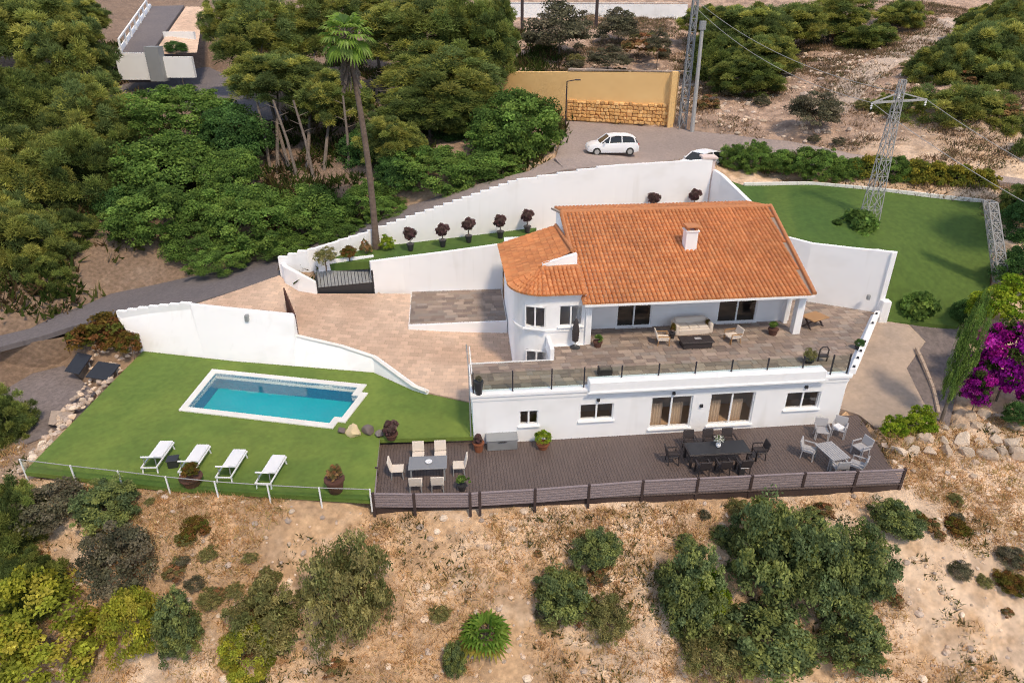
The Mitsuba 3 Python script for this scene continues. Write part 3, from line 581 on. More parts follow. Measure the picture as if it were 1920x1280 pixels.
# ------------------------------------------------------------------ boundary and retaining walls
def strip_wall(bot, top, th=.25, back=2.5):
    """bot, top: matching lists of points (front face); the top has a thickness and a rear face"""
    bot, top = np.array(bot, float), np.array(top, float); n = len(bot)
    d = np.gradient(top[:, :2], axis=0); d /= np.linalg.norm(d, axis=1, keepdims=True); nb = np.column_stack([-d[:,1], d[:,0]])
    tb = top.copy(); tb[:, :2] += nb*th; bb = tb.copy(); bb[:, 2] = np.minimum(bot[:, 2], tb[:, 2]) - .5
    b0 = bot.copy(); b0[:, 2] -= .4
    v = np.vstack([b0, top, tb, bb]); f = []
    for i in range(n-1):
        for k in range(3): a, b = k*n+i, (k+1)*n+i; f += [[a, a+1, b+1], [a, b+1, b]]
    f += [[0, n, 2*n], [0, 2*n, 3*n], [n-1, 2*n-1+n, 2*n-1], [n-1, 4*n-1, 3*n-1]]
    return v, np.array(f)
def resample(p, n):
    p = np.array(p, float); s = np.concatenate([[0], np.cumsum(np.linalg.norm(np.diff(p[:, :2], axis=0), axis=1))]); q = np.linspace(0, s[-1], n)
    return np.column_stack([np.interp(q, s, p[:, k]) for k in range(p.shape[1])])
def stepped(bot, top, nstep, th=.25):
    """wall whose top goes in level steps: a plain face up to the lower line and level blocks on it"""
    b, t = resample(bot, nstep+1), resample(top, nstep+1); ms = []
    d = np.gradient(t[:, :2], axis=0); d /= np.linalg.norm(d, axis=1, keepdims=True); nb = np.column_stack([-d[:,1], d[:,0], d[:,0]*0])
    lowt = t.copy(); lowt[:, 2] -= .28; ms.append(strip_wall(b, lowt, th))
    for i in range(nstep):
        z = max(t[i,2], t[i+1,2])+.06; p, q = t[i], t[i+1]; o = -.012
        lo = [[*(p+nb[i]*o)[:2], lowt[i,2]-.1],[*(q+nb[i+1]*o)[:2], lowt[i+1,2]-.1],[*(q+nb[i+1]*(th+.012))[:2], lowt[i+1,2]-.1],[*(p+nb[i]*(th+.012))[:2], lowt[i,2]-.1]]
        ms.append(box8(lo+[[x,y,z] for x,y,_ in lo]))
    return cat(ms)
pw = thing('pool_retaining_wall', 'long white sloping retaining wall between the pool lawn and the driveway', 'wall')
m1 = stepped([at(268,658,LZ), at(330,664,LZ), at(385,671,LZ)], [at(219,589,2.25), at(285,578,2.7), at(356,571,3.1)], 7)
m2 = strip_wall([at(385,671,LZ), at(440,677,LZ), at(500,683,LZ), at(552,687,LZ)], [at(356,571,3.1), at(420,578,3.12), at(490,585,3.08), at(551,591,3.0)])
m3 = strip_wall([at(552,687,LZ), at(630,693,LZ), at(702,698,LZ), at(775,732,LZ), at(800,741,LZ)], [at(554,630,1.75), at(640,650,1.42), at(700,670,1.08), at(775,725,.62), at(800,735,.55)])
add('plastered_face', cat([m1, m2, m3]), 'white_plaster', pw)
add('end_face', (np.array([at(268,658,LZ-.3), at(219,589,2.25), at(222,606,.8)]), np.array([[0,1,2]])), 'white_plaster', pw)
add('coping', cat([tube([at(554,629,1.80), at(640,649,1.47), at(700,669,1.13), at(775,724,.67), at(800,734,.60)], .10, 5), ]), 'coping', pw)
q = at(463,596,2.75); add('wall_lamp', cbox(q, [.2,.3,.4]), 'grey_metal', pw)
# back boundary wall along the lane
tops_px = [489, 470, 454, 436, 411, 341, 312, 301]
bw_top = [np.array([b[0], b[1], htop(b, y)]) for b, y in zip(bw_base, tops_px)]
bwall = thing('boundary_wall', 'tall white boundary wall stepping up along the lane behind the house', 'wall')
add('plastered_face', stepped(bw_base[:6], bw_top[:6], 26), 'white_plaster', bwall)
add('plastered_face', stepped(bw_base[5:], bw_top[5:], 10), 'white_plaster', bwall)
gp = thing('gate_pillar', 'pinkish gate pillar at the far end of the white boundary wall', 'pillar')
c = np.array([14.75, 51.9, 0]); zt = htop(c, 296)
add('shaft', cbox([c[0], c[1], zt/2+2.0], [.9,.9,zt-4.0]), 'pink_plaster', gp); add('cap', cbox([c[0], c[1], zt+.08], [1.15,1.15,.16]), 'pink_plaster', gp)
# wall of the side lawn (falls to the yard and the terrace)
sw = thing('side_lawn_wall', 'tall white retaining wall between the terrace and the side lawn', 'wall')
e1 = at(1652,588,TZ); e0 = at(1500,563,TZ)
top1 = np.array([e1[0], e1[1], htop(e1, 474)])
pts_b = [np.array([15.05,51.5,4.3]), np.array([*SWP[2][:2], 4.3]), np.array([*SWP[0][:2], 4.0]), H(19.0,10.5,TZ), e0, (e0+e1)/2, e1]
pts_t = [np.array([15.05,51.5,htop((15.05,51.5),318)]), np.array([*SWP[2][:2], htop(SWP[2],328)]), np.array([*SWP[0][:2], htop(SWP[0],376)]), np.array([*pts_b[3][:2], htop(pts_b[3],440)]), np.array([*e0[:2], htop(e0,457)]), np.array([*((e0+e1)/2)[:2], htop((e0+e1)/2,466)]), top1]
add('plastered_face', strip_wall(pts_b, pts_t, .28), 'white_plaster', sw)
add('return_wall', box8([*[e1+[a,b,-3] for a,b in ((-.28,.0),(0,0),(.75,3.2),(.45,3.25))], *[np.array([*(e1[:2]+[a,b]), top1[2]-(.9 if b>1 else 0)]) for a,b in ((-.28,.0),(0,0),(.75,3.2),(.45,3.25))]]), 'white_plaster', sw)
add('end_post', cbox([e1[0]+.02, e1[1]-.1, 2.9], [.5,.5,1.6]), 'white_plaster', sw)
add('lamp', cbox(at(1627,556,3.8)+[0,-.1,0], [.2,.15,.3]), 'grey_metal', sw)
# retaining wall of the planting strip
tw = thing('strip_retaining_wall', 'smooth white retaining wall below the strip of round topiary trees', 'wall')
b_ = [H(-3.8,15.75,1.2), H(-1,15.72,1.2), H(2.8,15.65,1.2)]
add('plastered_face', strip_wall([at(700,548,1.9)]+b_, [np.array([*at(700,548,1.9)[:2], htop(at(700,548,1.9),491)])]+[np.array([*p[:2], htop(p, y)]) for p, y in zip(b_, (483,473,458))], .3), 'white_plaster', tw)
b0 = at(700,548,1.9); b1 = at(594,550,2.3); zt = htop(b0, 491)
add('side_panel', strip_wall([at(590,551,2.3)+[0,1.2,0], b0+[0,1.2,0]], [np.array([*(b1[:2]+[0,1.2]), 4.0]), np.array([*(b0[:2]+[0,1.2]), 4.0])]), 'white_plaster', tw)
# curved entrance wall by the lane
ew = thing('entrance_wall', 'low white curved wall at the corner of the lane and the driveway', 'wall')
add('plastered_face', strip_wall([at(527,516,2.9), at(536,533,2.75), at(560,545,2.55), at(594,551,2.3)], [np.array([*at(*p,z)[:2], htop(at(*p,z), y)]) for p, z, y in (((527,516),2.9,490),((536,533),2.75,500),((560,545),2.55,512),((594,551),2.3,530))], .3), 'white_plaster', ew)
lp = thing('patio_wall', 'very low white wall along the front of the small stone patio', 'wall')
add('plastered_face', Hm(cat([box([-.4,10.32,1.15],[6.0,.18,1.0])])), 'white_plaster', lp)
# bin shelter
bs = thing('bin_shelter', 'grey slatted shelter roof on dark posts set into the white wall', 'shelter')
p0, p1 = at(597,549,2.25), at(701,545,2.0); u = (p1-p0); u[2] = 0; L = np.linalg.norm(u); u /= L; v_ = np.array([-u[1], u[0], 0]); base = min(p0[2], p1[2])
def bsp(a, b, z): return p0*[1,1,0] + u*a + v_*b + np.array([0,0,base+z])
for a in (0, L):
    for b, h in ((0, 1.45), (1.3, 1.9)): add('post', beam(bsp(a,b,-.3), bsp(a,b,h), .12, .12, (1,0,0)), 'dark_metal', bs)
n = 16
for i in range(n):
    a0, a1 = L*i/n+.02, L*(i+1)/n-.02
    add('roof_slat', box8([bsp(a0,-.05,.62),bsp(a1,-.05,.62),bsp(a1,1.35,1.55),bsp(a0,1.35,1.55),bsp(a0,-.05,.66),bsp(a1,-.05,.66),bsp(a1,1.35,1.59),bsp(a0,1.35,1.59)]), 'zinc', bs)
add('front_panel', box8([bsp(.05,.02,-.25),bsp(L-.05,.02,-.25),bsp(L-.05,.08,-.25),bsp(.05,.08,-.25),bsp(.05,.02,.60),bsp(L-.05,.02,.60),bsp(L-.05,.08,.60),bsp(.05,.08,.60)]), 'dark_metal', bs)
add('rail', beam(bsp(0,1.3,1.85), bsp(L,1.3,1.85), .08, .10), 'dark_metal', bs)
# driveway gate leaf, standing open
gate = thing('driveway_gate', 'dark rust coloured iron gate leaf standing open at the driveway entrance', 'gate')
g0, g1 = at(559,628,1.68), at(540,588,2.05)
for a in np.linspace(0, 1, 9): q = g0+(g1-g0)*a; add('bar', beam(q, q+[0,0,1.35+.35*math.sin(a*math.pi*.5)], .07, .07, (1,0,0)), 'rust_steel', gate)
add('sheet', box8([g0+[-.02,0,.1],g0+[.02,0,.1],g1+[.02,0,.1],g1+[-.02,0,.1],g0+[-.02,0,1.2],g0+[.02,0,1.2],g1+[.02,0,1.5],g1+[-.02,0,1.5]]), 'rust_steel', gate)
for z in (.15, 1.25): add('rail', beam(g0+[0,0,z], g1+[0,0,z+(.3 if z > 1 else 0)], .09, .08), 'rust_steel', gate)

# ------------------------------------------------------------------ timber deck and fences
deck = thing('timber_deck', 'dark brown timber deck along the front of the house', 'deck')
add('frame', prism(Polygon([p[:2] for p in deck_poly]).buffer(-.06), -.45, -.05), 'post_wood', deck)
def to_h(p): d = np.asarray(p)[:2]-O; return np.array([d@AX, d@AY])
dh = Polygon([to_h(p) for p in deck_poly]); x0, y0, x1, y1 = dh.bounds; s_ = x0; pw_ = .145
while s_ < x1:
    q = dh.intersection(Polygon([(s_+.006,y0-1),(s_+pw_-.006,y0-1),(s_+pw_-.006,y1+1),(s_+.006,y1+1)]))
    for piece in getattr(q, 'geoms', [q]):
        if piece.geom_type == 'Polygon' and piece.area > .05: add('plank', Hm(prism(piece, -.045, -.002+.004*rng.random())), 'deck_wood', deck)
    s_ += pw_
def lerp_path(pts, d0, n):
    return resample(pts, n)
fence = thing('slat_fence', 'grey brown wooden slat fence along the outer edge of the deck', 'fence')
fp = [(702,950),(778,951),(882,950),(900,948),(1003,942),(1103,934),(1203,926),(1305,921),(1405,916),(1503,911),(1600,908),(1688,904)]
fpts = [at(*p, 0)+[0,-.05,0] for p in fp]
def fence_run(pts, parent, n=5, h=.74):
    for i, q in enumerate(pts):
        add('post', beam(q+[0,0,-.45], q+[0,0,h+.06], .11, .11, (1,0,0)), 'post_wood', parent)
        if i < len(pts)-1:
            a, b = q, pts[i+1]; d = (b-a)/np.linalg.norm(b-a)
            for k in range(n):
                z = .10+k*(h-.2)/(n-1)
                add('slat', beam(a+d*.06+[0,-.0,z], b-d*.06+[0,0,z], .03, (h-.2)/(n-1)*.66), 'fence_wood', parent)
            add('top_rail', beam(a+d*.06+[0,0,h+.01], b-d*.06+[0,0,h+.01], .10, .035), 'fence_wood', parent)
fence_run(fpts, fence)
sf = thing('slat_fence', 'low dark slat fence between the pool lawn and the deck', 'fence')
fence_run([at(703,945,0), at(707,890,0), at(712,832,0)], sf, 2, .36)
lf = thing('glass_fence', 'low glass fence with white posts along the front of the pool lawn', 'fence')
gp_ = [at(46,884,LZ), at(140,896,LZ), at(228,906,LZ), at(317,917,LZ), at(408,926,LZ), at(506,933,LZ), at(602,938,LZ), at(696,941,LZ)]
for i, q in enumerate(gp_):
    add('post', beam(q+[0,0,-.5], q+[0,0,.70], .055, .055, (1,0,0)), 'white_paint', lf)
    if i < len(gp_)-1:
        a, b = q+[0,0,.06], gp_[i+1]+[0,0,.06]
        add('glass_panel', (np.array([a, b, b+[0,0,.6], a+[0,0,.6]]), np.array([[0,1,2],[0,2,3]])), 'rail_glass', lf)
        add('top_rail', beam(a+[0,0,.62], b+[0,0,.62], .03, .025), 'steel', lf)

# ------------------------------------------------------------------ furniture
def Rz(a): return np.array([[math.cos(a), -math.sin(a), 0],[math.sin(a), math.cos(a), 0],[0,0,1]])
def put(m, loc, rz): return np.asarray(m[0], float) @ Rz(rz).T + np.asarray(loc, float), m[1]
lounger_parts = [('frame', cat([box([0,s*.33,.32],[1.95,.05,.06]) for s in (-1,1)]+[box([x,0,.32],[.05,.62,.05]) for x in (-.95,0,.95)]), 'white_plastic')]
for sx in (-.85,.80):
    for sy in (-1,1): lounger_parts.append(('leg', cat([beam([sx,sy*.31,.3],[sx*1.08,sy*.33,0],.05,.05,(0,1,0))]), 'white_plastic'))
lounger_parts += [('mattress', cbox([.33,0,.39],[1.30,.60,.09],0,.03), 'white_plastic')]
ca, sa = math.cos(math.radians(38)), math.sin(math.radians(38))
bk = cbox([-.34,0,.05],[.72,.60,.07],0,.025); bk = (np.asarray(bk[0])@np.array([[ca,0,-sa],[0,1,0],[sa,0,ca]]), bk[1])
bk = (np.column_stack([bk[0][:,0], bk[0][:,1], np.abs(bk[0][:,2])*1.0]), bk[1])
bkv = np.asarray(cbox([-.36,0,0],[.72,.60,.07],0,.025)[0]); bkf = cbox([-.36,0,0],[.72,.60,.07],0,.025)[1]
bkv = np.column_stack([bkv[:,0]*ca+bkv[:,2]*sa-.30, bkv[:,1], -bkv[:,0]*sa+bkv[:,2]*ca+.40])
lounger_parts += [('backrest', (bkv, bkf), 'white_plastic'), ('strut', cat([beam([-.75,s*.25,.32],[-.72,s*.25,.72],.03,.03,(1,0,0)) for s in (-1,1)]), 'grey_metal')]
LO = [((310,832),(281,872),'leftmost white sun lounger on the lawn'),((378,840),(351,879),'white sun lounger just right of the small dark table'),((447,849),(421,889),'third white sun lounger from the left'),((521,859),(495,901),'rightmost white sun lounger, nearest the deck')]
for a, b, lab in LO:
    p, q = at(*a, LZ+.35), at(*b, LZ+.35); c = (p+q)/2; rz = math.atan2(p[1]-q[1], p[0]-q[0])
    k = thing('sun_lounger', lab, 'sun lounger', 'white sun loungers in a row on the pool lawn')
    for nm, m, bs_ in lounger_parts: add(nm, put(m, [c[0], c[1], LZ], rz), bs_, k)
st_ = thing('side_table', 'small dark side table between the two left sun loungers', 'table'); c = at(325,866,LZ+.2); c[2] = LZ
add('top', cbox(c+[0,0,.40],[.5,.5,.05],.2,.02), 'dark_metal', st_)
add('base', cbox(c+[0,0,.19],[.42,.42,.37],.2,.02), 'dark_metal', st_)
def chair_parts(w=.52, seat='cream_fabric', legs='grey_metal', back_h=.48, arms=False, sh=.44, back_legs=None):
    P = [('seat', cbox([0,0,sh],[w,w,.07],0,.025), seat)]
    v, f = cbox([-w*.5,0,sh+back_h/2+.05],[.06,w,back_h],0,.025); v = np.asarray(v).copy(); v[:,0] -= (v[:,2]-sh)*.22
    P.append(('backrest', (v, f), seat))
    for sx in (-1,1):
        for sy in (-1,1): P.append(('leg', beam([sx*w*.42,sy*w*.43,sh-.03],[sx*w*.48,sy*w*.47,0],.04,.04,(0,1,0)), legs))
    if arms:
        for sy in (-1,1): P.append(('armrest', cat([beam([-w*.5,sy*w*.55,sh+.22],[w*.45,sy*w*.55,sh+.22],.06,.04), beam([w*.42,sy*w*.55,0],[w*.42,sy*w*.55,sh+.22],.04,.04,(0,1,0))]), legs))
    return P
def place_chair(parts, c, rz, lab, grp, cat_='chair', z=None, name='garden_chair'):
    k = thing(name, lab, cat_, grp)
    for nm, m, b in parts: add(nm, put(m, c if z is None else [c[0], c[1], z], rz), b, k)
    return k
# white dining set on the left deck (x of a chair points to its front)
cp = chair_parts(.55, 'cream_fabric')
dt = thing('dining_table', 'grey topped dining table with six white chairs on the left part of the deck', 'table')
p, q = at(766,868,.74), at(838,865,.74); c = (p+q)/2; L = np.linalg.norm(q-p); rz = math.atan2(q[1]-p[1], q[0]-p[0]); a_ = rz
add('tabletop', put(cbox([0,0,.72],[L,.95,.05],0,.015), [c[0],c[1],0], rz), 'grey_top', dt)
for sx in (-1,1):
    for sy in (-1,1): add('leg', put(box([sx*(L/2-.12),sy*.38,.35],[.07,.07,.69]), [c[0],c[1],0], rz), 'grey_metal', dt)
add('bowl', lathe([(.01,.75),(.12,.76),(.16,.82),(.14,.82),(.10,.77)], [c[0]+.05,c[1]-.02,0]), 'white_plastic', dt)
for (dx, dy, r, lab) in [(-.5,.95,-90,'white dining chair on the house side of the grey table, left'),(.52,.95,-90,'white dining chair on the house side of the grey table, right'),(-.5,-.98,90,'white dining chair with its back to the slat fence, left'),(.45,-.98,90,'white dining chair with its back to the slat fence, right'),
        (-1.38,.05,0,'white dining chair at the left head of the grey table'),(1.38,.12,180,'white dining chair at the right head of the grey table')]:
    v = Rz(a_)@np.array([dx,dy,0]); place_chair(cp, [c[0]+v[0], c[1]+v[1], 0], a_+math.radians(r), lab, 'white dining chairs round the grey table')
# long dark rattan table
rp = chair_parts(.52, 'rattan', 'rattan', .44, True)
bt_ = thing('rattan_table', 'long dark rattan dining table with a white flower centrepiece', 'table')
p, q = at(1287,842,.75), at(1402,836,.75); c = (p+q)/2; L = np.linalg.norm(q-p); rz = math.atan2(q[1]-p[1], q[0]-p[0])
add('tabletop', put(cbox([0,0,.73],[L,1.05,.05],0,.015), [c[0],c[1],0], rz), 'grey_top' if False else 'rattan', bt_)
add('glass_top', put(cbox([0,0,.765],[L-.1,.95,.012],0,.004), [c[0],c[1],0], rz), 'dark_metal', bt_)
for sx in (-1,1):
    for sy in (-1,1): add('leg', put(box([sx*(L/2-.12),sy*.42,.35],[.10,.10,.70]), [c[0],c[1],0], rz), 'rattan', bt_)
for i, dx in enumerate((-.95,0,.95)):
    w_ = ('left','middle','right')[i]
    for dy, r, side in ((.92,-90,'house'),(-.92,90,'fence')):
        v = Rz(rz)@np.array([dx,dy,0]); place_chair(rp, [c[0]+v[0],c[1]+v[1],0], rz+math.radians(r), f'dark rattan armchair on the {side} side of the long table, {w_}', 'dark rattan armchairs round the long table', name='rattan_chair')
for dx, r, s2 in ((-2.05,0,'left'),(2.1,180,'right')):
    v = Rz(rz)@np.array([dx,.05,0]); place_chair(rp, [c[0]+v[0],c[1]+v[1],0], rz+math.radians(r), f'dark rattan armchair at the {s2} end of the long table', 'dark rattan armchairs round the long table', name='rattan_chair')
def flowers(loc, n, r, cols, seed):
    g = np.random.default_rng(seed); V, F, Cc = [], [], []; k = 0
    for i in range(n):
        d = g.normal(size=3); d /= np.linalg.norm(d); p = np.asarray(loc)+d*r*g.random()**.33*[1,1,.75]; a = g.normal(size=3); a /= np.linalg.norm(a); b = np.cross(a, d); b /= np.linalg.norm(b)+1e-9; s = r*.28
        V += [p-a*s, p+b*s*.6, p+a*s, p-b*s*.6]; F += [[k,k+1,k+2],[k,k+2,k+3]]; k += 4; col = np.array(cols[g.integers(len(cols))])*(.7+.5*g.random()); Cc += [col]*4
    return (np.array(V), np.array(F)), np.array(Cc)
fl_ = thing('flower_vase', 'white flowers in a pale vase in the middle of the long dark table', 'vase')
q = c+[.05,.05,0]
add('vase', lathe([(.05,.77),(.10,.80),(.12,.9),(.07,1.02),(.09,1.06)], [q[0],q[1],0]), 'white_plastic', fl_)
m, co = flowers([q[0],q[1],1.2], 90, .24, [(.8,.8,.75),(.7,.7,.62),(.12,.2,.05)], 3); add('bouquet', m, 'leaf', fl_, color=co)
# grey lounge set
lt = thing('bistro_table', 'grey slatted table amid grey armchairs at the right end of the deck', 'table')
p, q = at(1544,830,.72), at(1578,860,.72); c = (p+q)/2; L = np.linalg.norm(q-p)*1.05; rz = math.atan2(q[1]-p[1], q[0]-p[0])
for i in range(8): add('slat', put(box([0,-.40+.115*i,.71],[L,.095,.035]), [c[0],c[1],0], rz), 'grey_wicker', lt)
for sx in (-1,1):
    for sy in (-1,1): add('leg', put(box([sx*(L/2-.1),sy*.38,.34],[.07,.07,.68]), [c[0],c[1],0], rz), 'grey_metal', lt)
ap = chair_parts(.58, 'grey_wicker', 'grey_wicker', .42, True)
for (px, py), lab in [((1517,842),'grey armchair at the left of the slatted table'),((1573,872),'grey armchair nearest the fence, left one'),((1607,870),'grey armchair nearest the fence, right one'),((1615,838),'grey armchair at the right of the slatted table'),((1541,806),'grey armchair nearest the house, left one'),((1574,802),'grey armchair nearest the house, right one, with a white cushion')]:
    s = at(px, py, .44); d = c - s; place_chair(ap, [s[0],s[1],0], math.atan2(d[1],d[0]), lab, 'grey armchairs round the slatted table', name='garden_armchair')
cu = at(1572,800,.55); tag(add('cushion', cbox(cu,[.42,.42,.16],.4,.06), 'white_plastic'), 'white cushion lying on the grey armchair beside the house', 'cushion')
# terrace lounge: sofa, two armchairs, low table
sofa = thing('terrace_sofa', 'long beige sofa against the wall of the upper terrace', 'sofa')
p, q = at(1268,613,TZ+.4), at(1326,609,TZ+.4); c = (p+q)/2; rz = math.atan2(q[1]-p[1], q[0]-p[0]); L = np.linalg.norm(q-p)
add('base', put(cbox([0,0,.22],[L,.85,.36],0,.04), [c[0],c[1],TZ], rz), 'cream_fabric', sofa)
add('backrest', put(cbox([0,.38,.55],[L,.22,.5],0,.05), [c[0],c[1],TZ], rz), 'cream_fabric', sofa)
for s in (-1,1): add('armrest', put(cbox([s*(L/2+.08),0,.38],[.2,.85,.6],0,.05), [c[0],c[1],TZ], rz), 'cream_fabric', sofa)
for s in (-.5,0,.5): add('cushion', put(cbox([s*L*.62,-.03,.45],[L*.3,.62,.12],0,.04), [c[0],c[1],TZ], rz), 'cream_fabric', sofa)
low = thing('low_table', 'dark brown rectangular low table before the beige terrace sofa', 'table')
c = at(1305,638,TZ+.35)
add('tabletop', put(cbox([0,0,.40],[1.75,.85,.06],0,.02), [c[0],c[1],TZ], HR), 'rattan', low); add('base', put(cbox([0,0,.2],[1.55,.7,.36],0,.02), [c[0],c[1],TZ], HR), 'rattan', low)
add('tray', put(cbox([.1,.05,.445],[.35,.2,.03],0,.01), [c[0],c[1],TZ], HR), 'grey_wicker', low)
wp = chair_parts(.66, 'cream_fabric', 'tan_wood', .40, True, .36)
place_chair(wp, [*at(1243,633,TZ+.36)[:2], TZ], HR-.1, 'cream armchair left of the dark low table on the terrace', 'cream armchairs on the upper terrace', name='terrace_armchair')
place_chair(wp, [*at(1374,629,TZ+.36)[:2], TZ], HR+math.pi+.15, 'cream armchair right of the dark low table on the terrace', 'cream armchairs on the upper terrace', name='terrace_armchair')
tb = thing('wooden_table', 'tilted tan wooden table at the back right corner of the terrace', 'table'); c = at(1527,597,TZ+.5)
add('tabletop', put(cbox([0,0,.62],[1.25,.95,.06],0,.02, ), [c[0],c[1],TZ], .5), 'tan_wood', tb)
for s in (-1,1): add('leg', put(beam([s*.45,-.3,.6],[s*.5,.3,0],.07,.07,(0,1,0)), [c[0],c[1],TZ], .5), 'post_wood', tb); add('leg', put(beam([s*.45,.3,.6],[s*.5,-.3,0],.07,.07,(0,1,0)), [c[0],c[1],TZ], .5), 'post_wood', tb)
# storage box by the house wall and the deck lamp
sb = thing('storage_box', 'blue grey storage box against the white house wall on the deck', 'storage box'); c = at(941,824,.4)
add('body', put(cbox([0,0,.27],[1.45,.62,.54],0,.02), [c[0],c[1],0], HR), 'zinc', sb); add('lid', put(cbox([0,0,.575],[1.52,.68,.06],0,.02), [c[0],c[1],0], HR), 'grey_metal', sb); add('handle', put(beam([-.2,-.36,.5],[.2,-.36,.5],.03,.03), [c[0],c[1],0], HR), 'dark_metal', sb)
dl = thing('deck_lamp', 'small dark lantern with a white lid on the deck by the fence', 'lantern'); c = at(1389,888,.0)
add('body', cbox(c+[0,0,.2],[.26,.26,.40],.1), 'dark_metal', dl); add('lid', cbox(c+[.08,0,.42],[.40,.26,.05],.1), 'white_plastic', dl)
hs = thing('patio_heater', 'tall dark closed parasol standing by the round bay', 'parasol'); c = at(1078,652,TZ)
add('base', lathe([(.28,.0),(.28,.06),(.05,.09)], [c[0],c[1],TZ]), 'dark_metal', hs); add('cover', lathe([(.05,.35),(.17,.45),(.19,1.0),(.12,1.5),(.02,1.75)], [c[0],c[1],TZ]), 'rattan', hs); add('pole', tube([[c[0],c[1],TZ+.05],[c[0],c[1],TZ+1.8]], .03), 'grey_metal', hs)
sp = thing('black_panel', 'dark tilted panel lying on the stones, nearer the lawn', 'panel', 'dark panels by the gravel yard')
def tilted(px, py, z, w, d, rz, tilt, k):
    c = at(px, py, z); t = np.array([[1,0,0],[0,math.cos(tilt),-math.sin(tilt)],[0,math.sin(tilt),math.cos(tilt)]])
    add('plate', box(c, [w,d,.05], rz, t), 'solar', k)
    v = box([0,0,0],[w*.92,.06,.06],0,t); add('frame', (v[0]@Rz(rz).T + c+[0,0,-.06], v[1]), 'grey_metal', k)
    for sx in (-1,1): add('leg', beam(c+Rz(rz)@np.array([sx*w*.4,.3,0]), c+Rz(rz)@np.array([sx*w*.4,.35,-.6]), .05,.05,(1,0,0)), 'grey_metal', k)
tilted(193,695,.35,1.5,1.2,-.25,.35,sp)
sp2 = thing('black_panel', 'dark tilted panel behind the first one, farther from the lawn', 'panel', 'dark panels by the gravel yard'); tilted(147,681,.45,1.1,1.3,-.35,.55,sp2)

# ------------------------------------------------------------------ cars
def car(c, rz, lab, L=4.0, Wd=1.72):
    k = thing('parked_car', lab, 'car', 'white hatchbacks on the road behind the plot')
    xs = [-2.0,-1.93,-1.6,-1.0,0,.9,1.45,1.85,2.0]; wt = [.72,.80,.85,.86,.86,.86,.83,.74,.60]; zt = [.78,.92,.96,.96,.94,.92,.86,.74,.55]; zb = [.36,.28,.24,.22,.22,.22,.24,.28,.34]
    V = []; F = []
    for x, w, a, b in zip(xs, wt, zt, zb): V += [[x,-w*.94,b],[x,-w,b+.18],[x,-w,(a+b)/2+.12],[x,-w*.93,a],[x,w*.93,a],[x,w,(a+b)/2+.12],[x,w,b+.18],[x,w*.94,b]]
    n = 8
    for i in range(len(xs)-1):
        for j in range(n): a, b = i*n+j, i*n+(j+1) % n; F += [[a, b, b+n], [a, b+n, a+n]]
    for j in range(1, n-1): F += [[0, j, j+1], [(len(xs)-1)*n, (len(xs)-1)*n+j+1, (len(xs)-1)*n+j]]
    s = L/4.0; pos = [c[0], c[1], c[2]]
    P = lambda m: put((np.asarray(m[0])*s, m[1]), pos, rz)
    add('body', P((np.array(V), np.array(F))), 'car_paint', k, smooth=40)
    roofp = [(-1.72,1.30),(-1.2,1.46),(-.2,1.50),(.35,1.42)]
    V = []; 
    for x, z in roofp: V += [[x,-.60,z],[x,.60,z],[x,.60,z-.06],[x,-.60,z-.06]]
    F = []
    for i in range(3):
        for j in range(4): a, b = i*4+j, i*4+(j+1) % 4; F += [[a,b,b+4],[a,b+4,a+4]]
    F += [[0,1,2],[0,2,3],[12,14,13],[12,15,14]]
    add('roof', P((np.array(V), np.array(F))), 'car_paint', k, smooth=40)
    g = np.array([[-1.90,-.76,.93],[1.02,-.76,.91],[1.02,.76,.91],[-1.90,.76,.93],[-1.66,-.585,1.30],[.32,-.585,1.42],[.32,.585,1.42],[-1.66,.585,1.30]])
    add('windscreen', P((g*[1,.995,1], CF)), 'car_glass', k)
    for sy in (-1,1):
        for a, b in (((-1.72,.78,.94),(-1.55,.62,1.34)),((-.65,.79,.93),(-.62,.62,1.46)),((.35,.78,.92),(.22,.62,1.43)),((1.05,.77,.90),(.34,.61,1.42))): add('pillar', P(beam(np.array(a)*[1,sy,1], np.array(b)*[1,sy,1], .07, .07, (1,0,0))), 'car_paint', k)
        for x in (-1.28,1.28):
            w = key_of('wheel', k); t = tube([[x,sy*.66,.31],[x,sy*.87,.31]], .31, 16); add('tyre', P(t), 'tyre', w); add('rim', P(tube([[x,sy*.80,.31],[x,sy*.885,.31]], .19, 12)), 'steel', w)
        add('headlight', P(cbox([1.80,sy*.60,.68],[.22,.22,.12],0,.03)), 'pane_lamp', k); add('tail_light', P(cbox([-1.93,sy*.68,.82],[.12,.2,.2],0,.03)), 'red_lamp', k); add('wing_mirror', P(cbox([.72,sy*.95,.98],[.12,.2,.13],0,.03)), 'car_paint', k)
    return k
mat('pane_lamp', (.55,.56,.58), .15)
c = at(1146,288,8.3)
for _ in range(6): c = at(1146,288,float(road_z(c[None])[0])+.012)
car(c, math.pi+.05, 'white hatchback parked side on in the road junction', 4.15)
c = at(1312,321,7.15)+[0,.2,0]; car(c, math.pi+.62, 'white hatchback half hidden behind the end of the boundary wall', 4.0)
tag(add('backyard', sheet([p for p in yard_poly], lambda q: np.full(len(q), 4.0), 1.0, .4), 'concrete_path'), 'narrow paved yard between the back wall and the house', 'yard', kind='structure')

